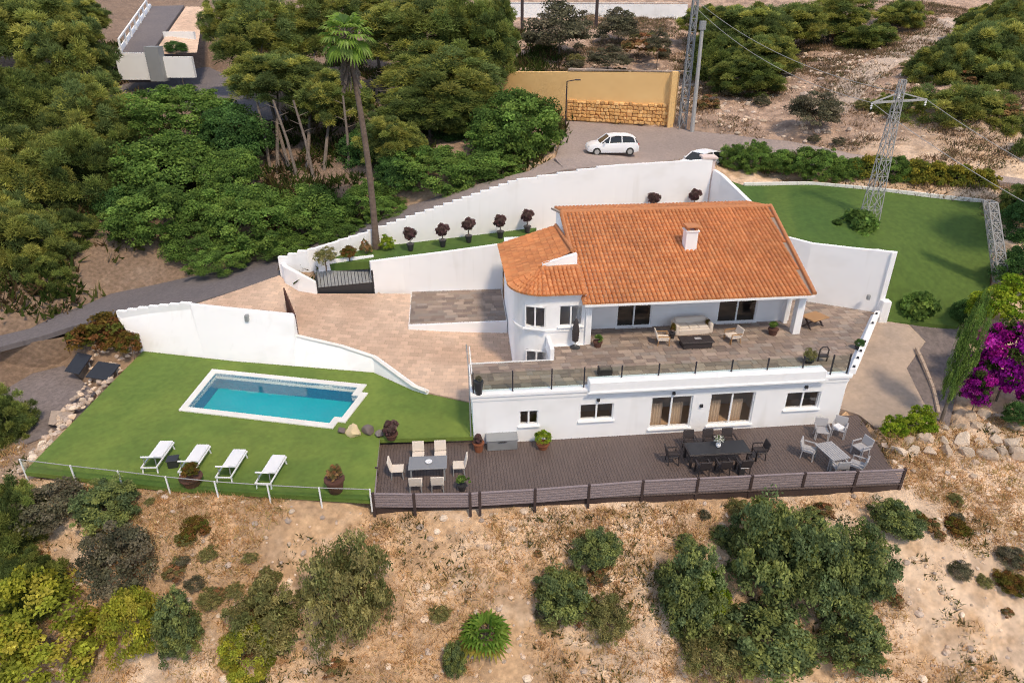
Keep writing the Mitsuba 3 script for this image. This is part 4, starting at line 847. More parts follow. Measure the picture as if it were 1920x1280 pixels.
# ------------------------------------------------------------------ vegetation
def quads(p, a, b):      # leaf quads centred at p with half axes a, b
    n = len(p); v = np.stack([p-a, p+b, p+a, p-b], 1).reshape(-1, 3); k = np.arange(n)*4
    return v, np.vstack([np.stack([k, k+1, k+2], 1), np.stack([k, k+2, k+3], 1)])
def unit(v): return v/np.maximum(np.linalg.norm(v, axis=-1, keepdims=True), 1e-9)
def crown(seed, kind, nclump, nleaf, leaf, cols, flat=.7, rc=(.2,.34), top=-.35, wid=.45, shell=.55):
    """crown in the unit sphere made of leaf clumps; kind 'needle' (tufts pointing up and out) or 'leaf'"""
    g = np.random.default_rng(seed); P, Nn, S, Cc = [], [], [], []
    lump = g.normal(size=(8, 3)); lump = unit(lump); amp = g.uniform(-.34, .30, 8)
    i = 0
    while i < nclump:
        d = unit(g.normal(size=3))
        if d[2] < top: continue
        R = 1 + sum(a*max(0, d@l)**2 for a, l in zip(amp, lump))
        r = R*(shell+(1-shell)*g.random()**.6)*.86
        c = d*r; i += 1
        rad = g.uniform(*rc)
        if g.random() < .2: c = c*g.uniform(1.05, 1.17); rad *= .7
        q = unit(g.normal(size=(nleaf, 3))); q[:, 2] = np.where(q[:, 2] < -.25, -q[:, 2], q[:, 2])
        p = c + q*(rad*g.random((nleaf, 1))**.4)*[1, 1, flat]
        tone = g.uniform(.62, 1.25); hue = g.random()
        base = np.array(cols[g.integers(len(cols))])*tone
        P.append(p); Nn.append(unit(q*.8+d*.6)); col = base*(.75+.5*g.random((nleaf, 1)))
        Cc.append(col*np.where(g.random((nleaf,1)) < .12, 1.35, 1.0))
    p, n, c = np.vstack(P), np.vstack(Nn), np.vstack(Cc); m = len(p)
    t = unit(np.cross(n, g.normal(size=(m, 3)))); u = np.cross(n, t)
    L = leaf*(.7+.6*g.random((m, 1)))
    if kind == 'needle':
        V, F, col = [], [], []; k = 0
        for j in range(3):
            ang = g.random((m, 1))*6.28; dirn = unit(n*.75 + (np.cos(ang)*t+np.sin(ang)*u)*.75 + np.array([0,0,.25])); side = unit(np.cross(dirn, g.normal(size=(m, 3))))*L*wid*.5
            tip = p + dirn*L
            V.append(np.stack([p-side, p+side, tip+side*.5, tip-side*.5], 1).reshape(-1, 3)); kk = np.arange(m)*4+k; F += [np.stack([kk,kk+1,kk+2],1), np.stack([kk,kk+2,kk+3],1)]; k += 4*m; col.append(np.repeat(c*(.85+.3*g.random((m,1))), 4, 0))
        return np.vstack(V), np.vstack(F), np.vstack(col)
    tilt = unit(n + .9*g.normal(size=(m, 3))); t = unit(np.cross(tilt, g.normal(size=(m, 3)))); u = np.cross(tilt, t)
    v, f = quads(p, t*L*.62, u*L*wid); return v, f, np.repeat(c, 4, 0)
def _c(k, *cs): return [tuple(min(x*k*1.2, .8) for x in c) for c in cs]
PINE = _c(2.7, (.112,.118,.030),(.090,.102,.028),(.066,.084,.026),(.138,.136,.036),(.052,.068,.024))
PINED = _c(3.1, (.060,.075,.020),(.045,.060,.018),(.080,.090,.024),(.035,.048,.016))
BROAD = _c(2.35, (.070,.112,.026),(.055,.090,.022),(.088,.128,.030),(.038,.064,.017))
BROADD = _c(2.7, (.030,.060,.018),(.024,.048,.016),(.040,.075,.022))
OLIVE = _c(2.4, (.110,.105,.042),(.090,.090,.036),(.130,.118,.050),(.070,.078,.030))
TEAL = _c(2.9, (.056,.074,.032),(.046,.062,.029),(.074,.088,.032),(.092,.104,.034))
YEL = _c(2.2, (.165,.165,.022),(.135,.150,.022),(.110,.125,.020),(.185,.170,.030))
LIME = _c(1.7, (.15,.19,.018),(.11,.17,.016),(.18,.22,.025))
MAG = _c(1.25, (.30,.016,.27),(.24,.014,.23),(.36,.035,.30),(.18,.012,.16),(.28,.014,.2),(.05,.07,.02))
RUST = _c(1.5, (.22,.14,.065),(.16,.10,.05),(.13,.12,.05),(.20,.10,.05))
GREYG = _c(2.2, (.075,.072,.045),(.060,.060,.038),(.090,.080,.055))
AUT = _c(1.3, (.15,.10,.025),(.10,.09,.02),(.16,.075,.03),(.08,.09,.02))
HEDGY = _c(1.4, (.20,.175,.028),(.16,.16,.03),(.13,.15,.03))
KINDS = {'pine': ('needle', 210, 120, .074, PINE, 1.2, (.07,.19), -.6, .16, .38), 'pined': ('needle', 190, 115, .078, PINED, 1.2, (.08,.20), -.65, .16, .38),
  'broad': ('leaf', 170, 150, .038, BROAD, .9, (.11,.26), -.35, .5, .55), 'broadd': ('leaf', 150, 140, .040, BROADD, .9, (.12,.27), -.4, .5, .55),
  'olive': ('leaf', 160, 85, .055, OLIVE, 1.0, (.09,.25), -.45, .26, .35), 'teal': ('leaf', 170, 85, .062, TEAL, 1.0, (.10,.26), -.35, .34, .35), 'yel': ('leaf', 140, 115, .050, YEL, .85, (.13,.25), -.4, .42, .55),
  'lime': ('leaf', 70, 90, .075, LIME, .8, (.18,.32), -.3, .5, .5), 'mag': ('leaf', 110, 120, .055, MAG, .8, (.16,.28), -.4, .6, .6), 'rust': ('leaf', 40, 70, .13, RUST, .8, (.2,.36), -.3, .4, .4),
  'greyg': ('leaf', 80, 110, .060, GREYG, .75, (.2,.32), -.25, .4, .5), 'aut': ('leaf', 70, 90, .075, AUT, .8, (.18,.32), -.2, .5, .5), 'small': ('leaf', 34, 70, .15, BROAD, .8, (.22,.4), -.2, .5, .45), 'purple': ('leaf', 44, 70, .17, [(.19,.105,.11),(.14,.095,.085),(.21,.14,.13)], .9, (.25,.42), -.9, .55, .5),
  'column': ('leaf', 220, 95, .040, BROAD, 1.6, (.10,.2), -.95, .3, .35), 'hedgy': ('leaf', 80, 90, .075, HEDGY, .8, (.18,.3), -.2, .5, .5)}
NVAR = {'pine': 4, 'pined': 3, 'broad': 3, 'teal': 3, 'olive': 2, 'yel': 2, 'greyg': 2}
for kd, a in KINDS.items():
    for v in range(NVAR.get(kd, 1)):
        V, F, Cc = crown(100+7*v+len(kd)*13+ord(kd[0]), *a)
        scene[f'{kd}_foliage_{v}'] = {'type': 'shapegroup', 'foliage': mikit.ply((V, F), 'leaf', color=Cc)}
vi = {}
def put_crown(key, kd, c, r, rz=None):
    v = vi.get(kd, 0); vi[kd] = v+1; v %= NVAR.get(kd, 1); rz = random.uniform(0, 360) if rz is None else rz
    scene[key] = {'type': 'instance', 'to_world': T().translate([float(x) for x in c]).rotate([0,0,1], rz).scale([float(x) for x in r]), 'shapegroup': {'type': 'ref', 'id': f'{kd}_foliage_{v}'}}
def limbs(base, c, r, rad, n, seed, lean=0):
    g = np.random.default_rng(seed); base, c = np.asarray(base, float), np.asarray(c, float)
    mid = base*.5+c*.5+np.array([g.normal()*.012, g.normal()*.012, 0])*np.linalg.norm(c-base)
    ms = [tube([base-[0,0,.3], mid, c], [rad, rad*.75, rad*.4], 8)]
    for i in range(n):
        a = base*.3+c*.7+(c-base)*.28*g.random()
        ang = g.random()*6.28; e = c+np.array([math.cos(ang)*r[0]*.68, math.sin(ang)*r[1]*.68, r[2]*g.uniform(-.35,.45)])
        ms.append(tube([a, (a+e)/2+[0,0,r[2]*.08], e], [rad*.4, rad*.25, rad*.08], 5))
    return cat(ms)
def tree(name, kd, lab, cx, cy, rx, ry, Y, group=None, cat_='tree', rad=.2, n=7, base=None, dep=1.0, crown_name='crown'):
    """cx, cy, rx, ry: the crown in the photograph (1920 px); Y: its distance"""
    c = aty(cx, cy, Y); s = depth(c)/FOC; down = PITCH+math.atan((cy-640)/FOC)
    r = np.array([rx*s, rx*s*dep, ry*s/max(.5, math.cos(down))]); k = thing(name, lab, cat_, group)
    zb = gz_at(c[0], c[1]); b = np.array([c[0]+r[0]*.06, c[1]-.1, min(zb, c[2]-r[2]*.3)]) if base is None else np.array(base, float)
    put_crown(k+'__'+crown_name, kd, c, r); used.add(k+'__'+crown_name)
    add('trunk', limbs(b, c+[0,0,-.1*r[2]], r, rad, n, int(cx*7+cy)), 'bark', k)
    return k
def shrub(name, kd, lab, cx, cy, rx, ry, Y=None, z=None, group=None, cat_='bush', up=.45):
    """a bush standing on the ground; (cx, cy) its centre in the photograph"""
    if Y is None:
        c = at(cx, cy, z)
        for _ in range(12): c = c*.4+.6*at(cx, cy, gz_at(c[0], c[1]) + ry*depth(c)/FOC*up)
    else: c = aty(cx, cy, Y)
    s = depth(c)/FOC; down = PITCH+math.atan((cy-640)/FOC); r = np.array([rx*s, rx*s*.9, ry*s/max(.62, math.cos(down))])
    k = thing(name, lab, cat_, group); put_crown(k+'__foliage', kd, c, r); used.add(k+'__foliage')
    zb = gz_at(c[0], c[1])
    add('stem', limbs([c[0], c[1], min(zb, c[2]-.2*r[2])], c, r, .02+.02*r[0], 5, int(cx*3+cy)), 'bark', k)
    return k
PG = 'pine trees left of the lane'
for a in [('pine','tall olive pine at the top left corner of the view',60,70,120,85,74),('pine','olive pine whose crown hides the left end of the neighbour ramp',135,115,85,90,70),('pined','dark pine at the left edge below the top left pines',30,210,100,90,62),
          ('pine','broad yellow green pine left of the neighbour forecourt',150,235,105,95,58),('pine','large pine at the left edge at mid height',45,340,110,100,50),('pined','dark green pine before the tall hedge trees on the left',165,350,90,85,52),
          ('pine','low spreading pine overhanging the lane on the left edge',40,470,100,85,43),('pined','shaded pine with bare lower trunks beside the lane',130,455,75,60,46),('pined','dark small pine between the left pines and the bright shrubs',215,300,60,80,57),('pine','pine top just left of the white neighbour ramp',150,35,62,45,82)]:
    tree('pine_tree', a[0], a[1], *a[2:], group=PG, rad=.24)
CG = 'pine trees above the boundary wall'
for a in [('pine','pine crown left of the palm head at the top of the view',470,70,110,75,68,(548,333,6.3)),('pine','pine just behind the palm head',590,60,90,70,70,(573,333,6.4)),('pine','broad pine right of the palm head at the top',790,60,130,70,72,(660,325,6.6)),
          ('pine','pine with long bare trunk left of the palm trunk',520,150,115,65,62,(520,330,6.3)),('pine','pine right of the palm trunk with layered branches',800,150,140,70,64,(690,335,6.4)),('pined','dark pine before the left end of the ochre wall',890,110,85,85,70,None),
          ('pine','yellow tipped low pine right of the palm trunk',740,270,70,50,55,None),('pined','lower pine branches between palm and green hedge',800,215,110,50,60,None),('pine','pine crown directly above the bare trunks',620,190,80,60,60,(605,335,6.2))]:
    tree('pine_tree', a[0], a[1], *a[2:7], group=CG, rad=.17, base=None if a[7] is None else at(*a[7]))
for i, (px, py) in enumerate(((508,325),(560,338),(590,338),(655,330))):
    b = at(px, py, 6.3); k = thing('bare_pine', ('leftmost thin leaning pine trunk','second thin pine trunk from the left','third thin pine trunk, close to the fourth','thin pine trunk just left of the palm')[i]+' above the green hedge', 'tree', 'bare pine trunks above the hedge'); t = aty(px-(30,48,40,12)[i], py-150, b[1]+2.0)
    add('trunk', tube([b-[0,0,.3], (b+t)/2+[.1,0,0], t], [.14,.11,.08], 7), 'bark', k)
    for q in range(4): add('branch', tube([(b*.4+t*.6)+(t-b)*.1*q, (b*.4+t*.6)+(t-b)*.1*q+[(-1)**q*.8,.2,.3]], [.04,.01], 5), 'bark', k)
HG = 'bright green trees along the lane'
for a in [('broad','round bright green tree below the neighbour forecourt',345,225,100,58,59),('broad','bright green tree in the middle of the left hedge trees',320,320,115,80,53),('broad','bright green bushy tree left of the mown hedge',290,420,95,75,47),('broadd','dark green tree between the bright trees and bare trunks',440,265,75,70,57),
          ('broad','clipped bright hedge tree beside the lane, left one',470,425,95,72,47.5),('broad','clipped bright hedge tree beside the lane, right one',600,400,95,62,50.5),('broad','large rounded bright green bush left of the road junction',955,262,102,92,56),('broad','bright green bush against the lane right of the palm',820,335,85,55,52.5),('broadd','dark bush in the gap behind the palm trunk',745,335,50,50,53),('broadd','dark green bush behind the large rounded bush',850,255,60,60,61),('broad','lower bright green bush under the large rounded bush',905,320,90,50,53)]:
    tree('green_tree', a[0], a[1], *a[2:], group=HG, rad=.16)
RG = 'pine trees on the slope behind the road'
for a in [('pine','pine at the top right of the lattice mast',1400,60,100,60,82),('pined','dark pine directly right of the grey utility pole',1345,120,65,60,76),('pine','low olive pine above the earth bank',1440,115,85,50,76),('pine','pine at the top middle right edge of the track',1555,40,80,45,92),('pine','small pine beside the earth track near the top',1690,35,50,35,95),
          ('pine','large yellow green pine right of the earth track',1835,120,105,95,70),('pine','pine behind the metal pylon',1765,215,100,62,60),('pine','low wide pine at the right above the lane end',1855,245,75,50,57),('pine','small pine left of the metal pylon head',1655,215,38,40,62),('pine','upper part of the far right pines',1860,165,85,70,66),('pine','olive pine on the right edge above the road',1870,230,80,60,60),('pined','dark pine at the right edge below the road',1915,330,40,80,52)]:
    tree('pine_tree', a[0], a[1], *a[2:], group=RG, rad=.2)
for a in [('pine','wide pine at the right of the earth track, middle height',1740,150,70,60,68),('pine','pine at the right edge above the others',1905,95,70,65,76),('pine','pine at the top edge right of the track end',1850,45,60,40,86),('pine','pine at the top edge left of the earth track',1490,55,75,48,88),('pined','pine at the foot of the group right of the utility pole',1400,150,75,42,72)]:
    tree('pine_tree', a[0], a[1], *a[2:], group=RG, rad=.2)
for a in [('greyg','wide grey green bush above the ochre wall',1050,70,75,55,86),('greyg','grey brown bush right of the wide bush above the ochre wall',1160,60,50,45,92),('greyg','low green bush just above the ochre wall',1140,115,50,22,80),('greyg','round dark bush on the earth bank across the road',1525,215,57,45,60),('greyg','small bush on the upper slope left of the lattice mast',1235,85,25,22,82),('rust','dry brown bush above the right part of the ochre wall',1200,90,40,22,86)]:
    shrub('slope_bush', a[0], a[1], *a[2:6], Y=a[6], group='bushes on the slope behind the road')
# hedge of the side lawn
ORD = ('first','second','third','fourth','fifth','sixth','seventh','eighth','ninth','tenth','eleventh','twelfth')
for i, (px, py, kd, rx, ry) in enumerate(((1375,306,'broad',36,38),(1415,308,'broad',40,40),(1458,311,'broad',42,40),(1500,315,'broad',42,40),(1545,320,'broad',42,38),(1590,326,'broad',38,36),(1632,326,'hedgy',40,40),(1672,330,'broad',38,40),(1712,334,'hedgy',40,40),(1754,339,'hedgy',40,40),(1796,344,'hedgy',40,40),(1838,350,'hedgy',36,38))):
    shrub('hedge_bush', kd, ORD[i]+(' bush from the left, yellow,' if kd == 'hedgy' else ' bush from the left, green,')+' in the hedge behind the side lawn', px, py, rx, ry, Y=53.6-.52*i, group='hedge behind the side lawn')
for a in [('small','round green bush where the side lawn meets the path',1722,592,42,46,36.5),('small','leafy bush at the foot of the metal pylon',1606,430,44,40,43),('lime','yellow green bush above the magenta bougainvillea',1890,575,55,45,34),('broadd','dark bush between the side lawn and the yellow green bush',1805,590,28,30,36),
          ('mag','large magenta bougainvillea at the right edge',1885,705,84,86,30),('mag','smaller part of magenta bougainvillea leaning to the hedge',1835,735,36,45,29.5),('lime','lime green bush on the path by the deck end, left one',1677,808,27,22,27.8),('lime','lime green bush on the path by the deck end, right one',1725,798,34,28,28.2),('broadd','dark green bush at the right edge below the bougainvillea',1910,780,30,26,28)]:
    shrub('garden_bush', a[0], a[1], *a[2:6], Y=a[6], group=None)
cyp = thing('slim_cypress', 'slim upright green tree left of the magenta bougainvillea', 'tree'); c = at(1764,790,.2); zt = htop(c, 548)
put_crown(cyp+'__crown', 'column', [c[0],c[1],(.3+zt)/2], (.78,.72,(zt-.3)/2*1.12), 40.0); used.add(cyp+'__crown'); add('trunk', tube([[c[0],c[1],-.3],[c[0],c[1],zt*.8]], [.10,.03], 6), 'bark', cyp)
shrub('garden_bush', 'lime', 'small lime bush at the top of the concrete path by the slim upright tree', 1838, 585, 26, 30, Y=35)
shrub('garden_bush', 'aut', 'rusty autumn coloured bush at the left end of the pool wall', 195, 632, 62, 38, Y=36.8)
shrub('garden_bush', 'aut', 'yellowish bush at the lower left end of the pool wall', 245, 650, 28, 28, Y=35.6)
for i, (px, py, rx, ry) in enumerate(((425,487,62,26),(530,462,68,28),(630,436,62,28),(720,398,50,28))): shrub('lane_bush', 'broad', ORD[i]+' low bright bush from the left along the upper edge of the lane', px, py, rx, ry, z=3.5, group='low bushes along the lane')
# front slope
FG = 'trees and bushes on the slope below the fences'
for a in [('yel','large yellow green bush at the bottom left corner',90,1195,120,80,18.2),('yel','yellow green bush right of the bottom left one',255,1180,62,85,18.6),('teal','dark green bush between the yellow bushes and olive bush',335,1195,52,60,18.8),('olive','olive bush left of the large olive tree at the bottom',500,1175,85,75,18.9),('olive','large olive tree below the middle of the lawn fence',650,1130,95,130,19.0),('yel','small yellow bush left of the large olive tree',470,1230,60,45,18.3),
          ('teal','dark blue green bush right of the fan palm',1055,1120,66,46,19.2),('teal','green bush above the dark blue green bush',1120,1045,55,40,20.6),('olive','small olive brown bush right of the dark blue green bush',1140,1165,50,40,18.8),('teal','bush at the left of the dense thicket',1290,1130,72,80,18.9),('lime','small yellow green bush inside the thicket',1330,1125,36,38,18.4),('teal','tallest bush in the middle of the dense thicket',1440,1050,95,110,19.6),
          ('teal','dark bush on the right side of the thicket',1610,1080,70,75,19.4),('teal','green bush at the centre right of the thicket',1530,1100,80,90,19.0),('teal','bush at the bottom of the dense thicket',1440,1215,110,60,17.8),('olive','olive bush at the bottom of the thicket, left of the last',1330,1230,70,45,17.8),('teal','bush under the right end of the deck fence',1675,985,55,34,22.2),('teal','bush at the bottom right of the thicket',1600,1215,70,50,17.8),
          ('teal','small dark bush at the foot of the pale bank at bottom middle',850,1245,30,40,18.0),('pined','dark pine crown at the lower left edge',20,1000,70,85,22.0),('pine','green pine branch at the far lower left edge',20,1085,55,45,20.6),('pined','dark pine at the left edge beside the gravel yard',10,800,60,60,26.5),('teal','loose grey green tree in front of the left end of the glass fence',205,955,70,42,22.8),('greyg','dark bush left of the loose grey green tree',95,960,75,45,22.6),('greyg','brown grey bush on the dark slope at lower left',230,1060,75,55,20.6),('pined','dark pine at left edge above the bottom left bush',60,1120,70,60,20.2)]:
    shrub('slope_shrub', a[0], a[1], *a[2:6], z=-2.0, group=FG, cat_='bush')
for a in [('pine','pine filling the far left corner behind the others',20,60,80,70,88),('pined','dark pine in the second row at far left',95,200,80,70,66),('pine','pine in the second row at the left edge, lower',20,420,70,80,47),('pined','dark pine between the large left pine and the lane',100,540,55,50,41.5),
          ('pine','pine crown at the top between ramp and palm',440,45,65,50,76),('pine','pine far behind the palm at the top edge',700,35,90,45,80),('pined','dark pine top at the edge above the green bushes',930,75,45,70,76),('pine','pine at the far top right corner',1890,50,60,60,82),
          ('pine','pine at the top right above the utility pole',1330,45,60,40,92),('pined','dark pine in the upper middle right of the earth track',1620,80,60,35,88),('pine','olive pine at the right edge beside the lane end',1900,160,60,60,66)]:
    tree('pine_tree', a[0], a[1], *a[2:], group='outer pine trees', rad=.2)
for a in [('broadd','dark green tree behind the bright trees at left',250,330,75,70,57),('broad','small bright tree by the bare trunks',430,330,70,60,52),('broad','lower bright tree at the foot of the left hedge trees',370,465,70,45,45.5),('broadd','dark tree under the top left pines',235,420,60,75,50),('broad','bright bush before the palm trunk, along the lane',690,385,55,42,51),('broadd','shaded tree right of the bare trunks',690,290,70,50,58),('broad','bright tree right of the forecourt edge',420,390,80,60,50)]:
    tree('green_tree', a[0], a[1], *a[2:], group=HG, rad=.14)
for a in [('broadd','dark tree at the right edge beside the side lawn, upper',1925,430,55,60,42),('broadd','dark tree at the right edge beside the side lawn, lower',1930,510,60,55,37.5),('pined','dark tree right of the grey lattice mast',1905,395,35,40,44)]:
    tree('edge_tree', a[0], a[1], *a[2:], group='dark trees at the right edge', rad=.14)

# ------------------------------------------------------------------ palms
def frond(base, dirn, L, droop, seed, fan=.55, nseg=13, petiole=.55):
    """fan leaf on a stalk: (stalk mesh, blade mesh, blade colours)"""
    g = np.random.default_rng(seed); d = unit(np.asarray(dirn, float)); side = unit(np.cross(d, [0,0,1.0001])); up = np.cross(side, d)
    e = base + d*L*petiole - np.array([0,0,droop*L*petiole*.4]); st = tube([base, (base+e)/2+[0,0,.06*L], e], [.035,.025,.02], 5)
    d2 = unit(d - np.array([0,0,droop])); up2 = np.cross(side, d2); V, F, C = [], [], []
    for i in range(nseg):
        a = (i/(nseg-1)-.5)*2*1.45; q = unit(d2*math.cos(a)+side*math.sin(a)); l = L*fan*(.75+.25*math.cos(a))*g.uniform(.9,1.1); w = .05*L
        s2 = unit(np.cross(q, up2))*w; m = e+q*l*.6+up2*.02; t = e+q*l-np.array([0,0,.22*l+.1*l*g.random()]); k = len(V)
        V += [e, m-s2, m+s2, t]; F += [[k,k+1,k+2],[k+1,k+3,k+2]]; c = np.array(FR_COL[g.integers(len(FR_COL))])*g.uniform(.8,1.25); C += [c]*4
    return st, (np.array(V), np.array(F)), np.array(C)
FR_COL = _c(1.5, (.12,.19,.035),(.10,.165,.03),(.15,.21,.06))
palm = thing('fan_palm', 'very tall slender palm with a small round head standing by the back wall', 'palm tree')
pb = at(706,466,3.95); pt = aty(648,74,pb[1]); pt[1] += .3
tr = [pb-[0,0,.4]]+[pb+(pt-pb)*t+np.array([.25*math.sin(t*3.1),0,0]) for t in np.linspace(.02,1,14)]
add('trunk', tube(tr, np.concatenate([[.30,.27],np.linspace(.22,.15,13)]), 9), 'palm_bark', palm, smooth=True)
g = np.random.default_rng(21); 
sk = []
for i in range(46):
    a = g.random()*6.28; z = g.uniform(-2.2,-.3); p = pt+[0,0,z]+np.array([math.cos(a),math.sin(a),0])*.16; q = p+np.array([math.cos(a)*.45,math.sin(a)*.45,-1.0*g.uniform(.6,1)]); sk.append(beam(p, q, .16, .02, (math.sin(a),-math.cos(a),0.2)))
add('dead_fronds', cat(sk), 'bark', palm)
for i in range(34):
    a = i*2.39996; el = 1.25-1.75*(i/33.); st, bl, co = frond(pt+[0,0,.15], [math.cos(a)*math.cos(el), math.sin(a)*math.cos(el), math.sin(el)], 1.75, .35 if el > 0 else .7, i)
    f = add('frond', bl, 'leaf', palm, color=co); add('stalk', st, 'bark', f)
FR_COL = _c(1.25, (.10,.18,.03),(.075,.145,.024),(.14,.21,.04))
fpalm = thing('dwarf_palm', 'bright green dwarf fan palm alone on the bare slope at bottom middle', 'palm')
c = at(910,1185,-3.0)
for _ in range(12): c = c*.4+.6*at(910,1185,gz_at(c[0],c[1])+.45)
c[2] -= .3
for i in range(34):
    a = i*2.39996; el = 1.3-1.25*(i/33.); st, bl, co = frond(c, [math.cos(a)*math.cos(el), math.sin(a)*math.cos(el), math.sin(el)], 1.25, .12, 60+i, .5, 9, .5)
    f = add('frond', bl, 'leaf', fpalm, color=co if i < 27 else co*[1.9,1.05,1.3]); add('stalk', st, 'bark', f)

# ------------------------------------------------------------------ garden plants and pots
def topiary(px, py, Y, zb, lab, r=.50):
    c = aty(px, py, Y); k = thing('topiary_tree', lab, 'topiary tree', 'round topiary trees along the back wall')
    put_crown(k+'__crown', 'purple', c, (r, r, r*1.05)); used.add(k+'__crown')
    add('trunk', tube([[c[0],c[1],zb],[c[0],c[1],c[2]]], [.05,.035], 6), 'bark', k)
    add('pot', lathe([(.16,.0),(.24,.42),(.27,.42),(.27,.5),(.2,.5),(.0,.46)], [c[0],c[1],zb]), 'dark_metal', k)
for i, (px, py) in enumerate(((768,440),(829,434),(878,423),(938,417),(989,407))):
    Y = (43.9,44.6,45.4,46.2,47.2)[i]; topiary(px, py, Y, float(strip_z(np.array([[aty(px,py,Y)[0],Y]]))[0])+.02, ('first','second','third','fourth','fifth')[i]+' round purple topiary tree from the left on the green strip')
topiary(1226,374,50.0,4.0,'round topiary tree peeping over the roof ridge left of the chimney',.5); topiary(1303,368,50.6,4.0,'round topiary tree peeping over the roof ridge above the chimney',.5)
def pot_plant(px, py, z, lab, kd='aut', r=.3, ph=.4, pr=.22, m='terracotta', hz=1.0, cat_='potted plant'):
    c = at(px, py, z+ph+r*hz*.3); k = thing('potted_plant', lab, cat_)
    add('pot', lathe([(.0,.0),(pr*.7,.0),(pr,ph*.85),(pr*1.1,ph*.85),(pr*1.1,ph),(pr*.85,ph),(0,ph*.92)], [c[0],c[1],z]), m, k)
    put_crown(k+'__foliage', kd, [c[0],c[1],z+ph+r*hz*.55], (r,r,r*hz)); used.add(k+'__foliage')
pot_plant(356,888,LZ,'rusty red round planter with a golden plant before the second sun lounger','aut',.42,.45,.45,'rust_steel')
pot_plant(626,892,LZ,'tall rusty red planter by the glass fence near the deck','rust',.36,.7,.40,'rust_steel')
pot_plant(733,808,LZ,'dark red leafed plant beside the rocks at the lawn corner','purple',.42,.3,.3,'rust_steel')
pot_plant(897,826,0.0,'terracotta pot with pale flowers left of the storage box','purple',.26,.5,.26)
pot_plant(1018,826,0.0,'yellow green bush in a pot right of the storage box','lime',.42,.3,.3)
pot_plant(866,905,0.0,'green plant in the corner of the deck by the white dining set','small',.30,.3,.2,'dark_metal')
pot_plant(1121,637,TZ,'round brown pot plant by the left porch pillar','small',.26,.35,.24,'rust_steel')
pot_plant(1261,620,TZ,'tall brown plant left of the beige sofa','aut',.17,.35,.16,'dark_metal',2.4)
pot_plant(1326,610,TZ,'tall brown plant right of the beige sofa','aut',.15,.3,.15,'dark_metal',2.2)
pot_plant(1451,613,TZ,'brown pot plant by the right porch pillar','small',.28,.4,.26,'rust_steel')
pot_plant(1518,670,TZ,'olive plant at the right end of the glass railing','olive',.42,.2,.24,'dark_metal')
pot_plant(1612,646,TZ,'small dark plant by the low side wall of the terrace','broadd',.28,.2,.2,'dark_metal')
pot_plant(897,712,TZ,'dark planter in the left corner of the low terrace','greyg',.18,.7,.22,'dark_metal')
ur = thing('dark_planter', 'low square dark planter behind the glass railing, left of the middle', 'planter'); c = at(1134,698,TZ+.2)
add('box', cbox([c[0],c[1],TZ+.25],[.65,.5,.46],HR,.02), 'rattan', ur); add('soil', cbox([c[0],c[1],TZ+.485],[.55,.4,.02],HR,.005), 'bark', ur)
vs = thing('stone_urn', 'grey arched metal plant stand beside the olive plant', 'plant stand'); c = at(1541,678,TZ)
add('arch', tube([[c[0]-.22,c[1],TZ],[c[0]-.22,c[1],TZ+.7],[c[0]-.1,c[1],TZ+.85],[c[0]+.1,c[1],TZ+.85],[c[0]+.22,c[1],TZ+.7],[c[0]+.22,c[1],TZ]], .035, 6), 'rattan', vs)
add('shelf', box([c[0],c[1],TZ+.35],[.44,.3,.04]), 'rattan', vs)
for px, py, kd, r, lab in ((610,492,'olive',.75,'olive bush left in the planting above the bin shelter'),(655,482,'aut',.55,'reddish bush in the planting above the bin shelter'),(686,470,'rust',.45,'dry reddish bush left of the palm foot'),(726,464,'lime',.55,'yellow green bush at the palm foot'),(596,480,'broadd',.45,'narrow dark bush at the left end of the planting')):
    c = at(px, py, 4.1); k = thing('planting_bush', lab, 'bush'); put_crown(k+'__foliage', kd, [c[0],c[1],3.9+r*.7], (r,r,r*1.1)); used.add(k+'__foliage'); add('stem', tube([[c[0],c[1],3.5],[c[0],c[1],3.9+r*.6]], .05, 5), 'bark', k)

# ------------------------------------------------------------------ stones
def rock(c, r, seed, flat=.7):
    g = np.random.default_rng(seed); m = trimesh.creation.icosphere(subdivisions=2); v = np.array(m.vertices)
    for _ in range(16):
        d = unit(g.normal(size=3)); h = g.uniform(.45,.85); q = v@d; v = v-np.maximum(q-h, 0)[:, None]*d
    v = v*(g.uniform(.75,1.3,3)*[1,1,flat]*r*1.2); v = v+(meshkit.noise(v*4/r+seed*3.1, seed)[:, None]-.5)*.16*r*unit(v)
    return v@Rz(g.random()*6.28).T + np.asarray(c, float), np.array(m.faces)
SC = [(.58,.45,.34),(.50,.38,.29),(.64,.52,.41),(.46,.37,.31)]
ORD = ('first','second','third','fourth','fifth','sixth','seventh','eighth','ninth')
BO = [('front', [(1684,842,15),(1712,846,17),(1744,844,14),(1776,848,19),(1812,846,15),(1846,850,20),(1880,846,15),(1908,852,17)]), ('middle', [(1700,824,15),(1738,822,18),(1772,826,14),(1804,822,19),(1838,826,14),(1868,822,18),(1902,828,15)]),
      ('back', [(1770,800,12),(1800,800,15),(1832,796,17),(1862,802,14),(1896,800,17)]), ('topmost', [(1818,778,13),(1846,776,16),(1874,780,12)])]
for row, items_ in BO:
    for i, (px, py, r) in enumerate(items_):
        c = at(px, py, .2)
        for _ in range(8): c = at(px, py, gz_at(c[0],c[1])+.05)
        m = rock(c-[0,0,.06], r*.84*depth(c)/FOC, px+py, .8); col = np.array(SC[(px*3+py) % 4])*(.62+.36*((px*37) % 10)/10)
        tag(add('boulder', m, 'stone', color=np.tile(col, (len(m[0]),1))), f'{ORD[i]} pale boulder from the left in the {row} row of the heap at the right', 'boulder', 'boulders in the heap at the right')
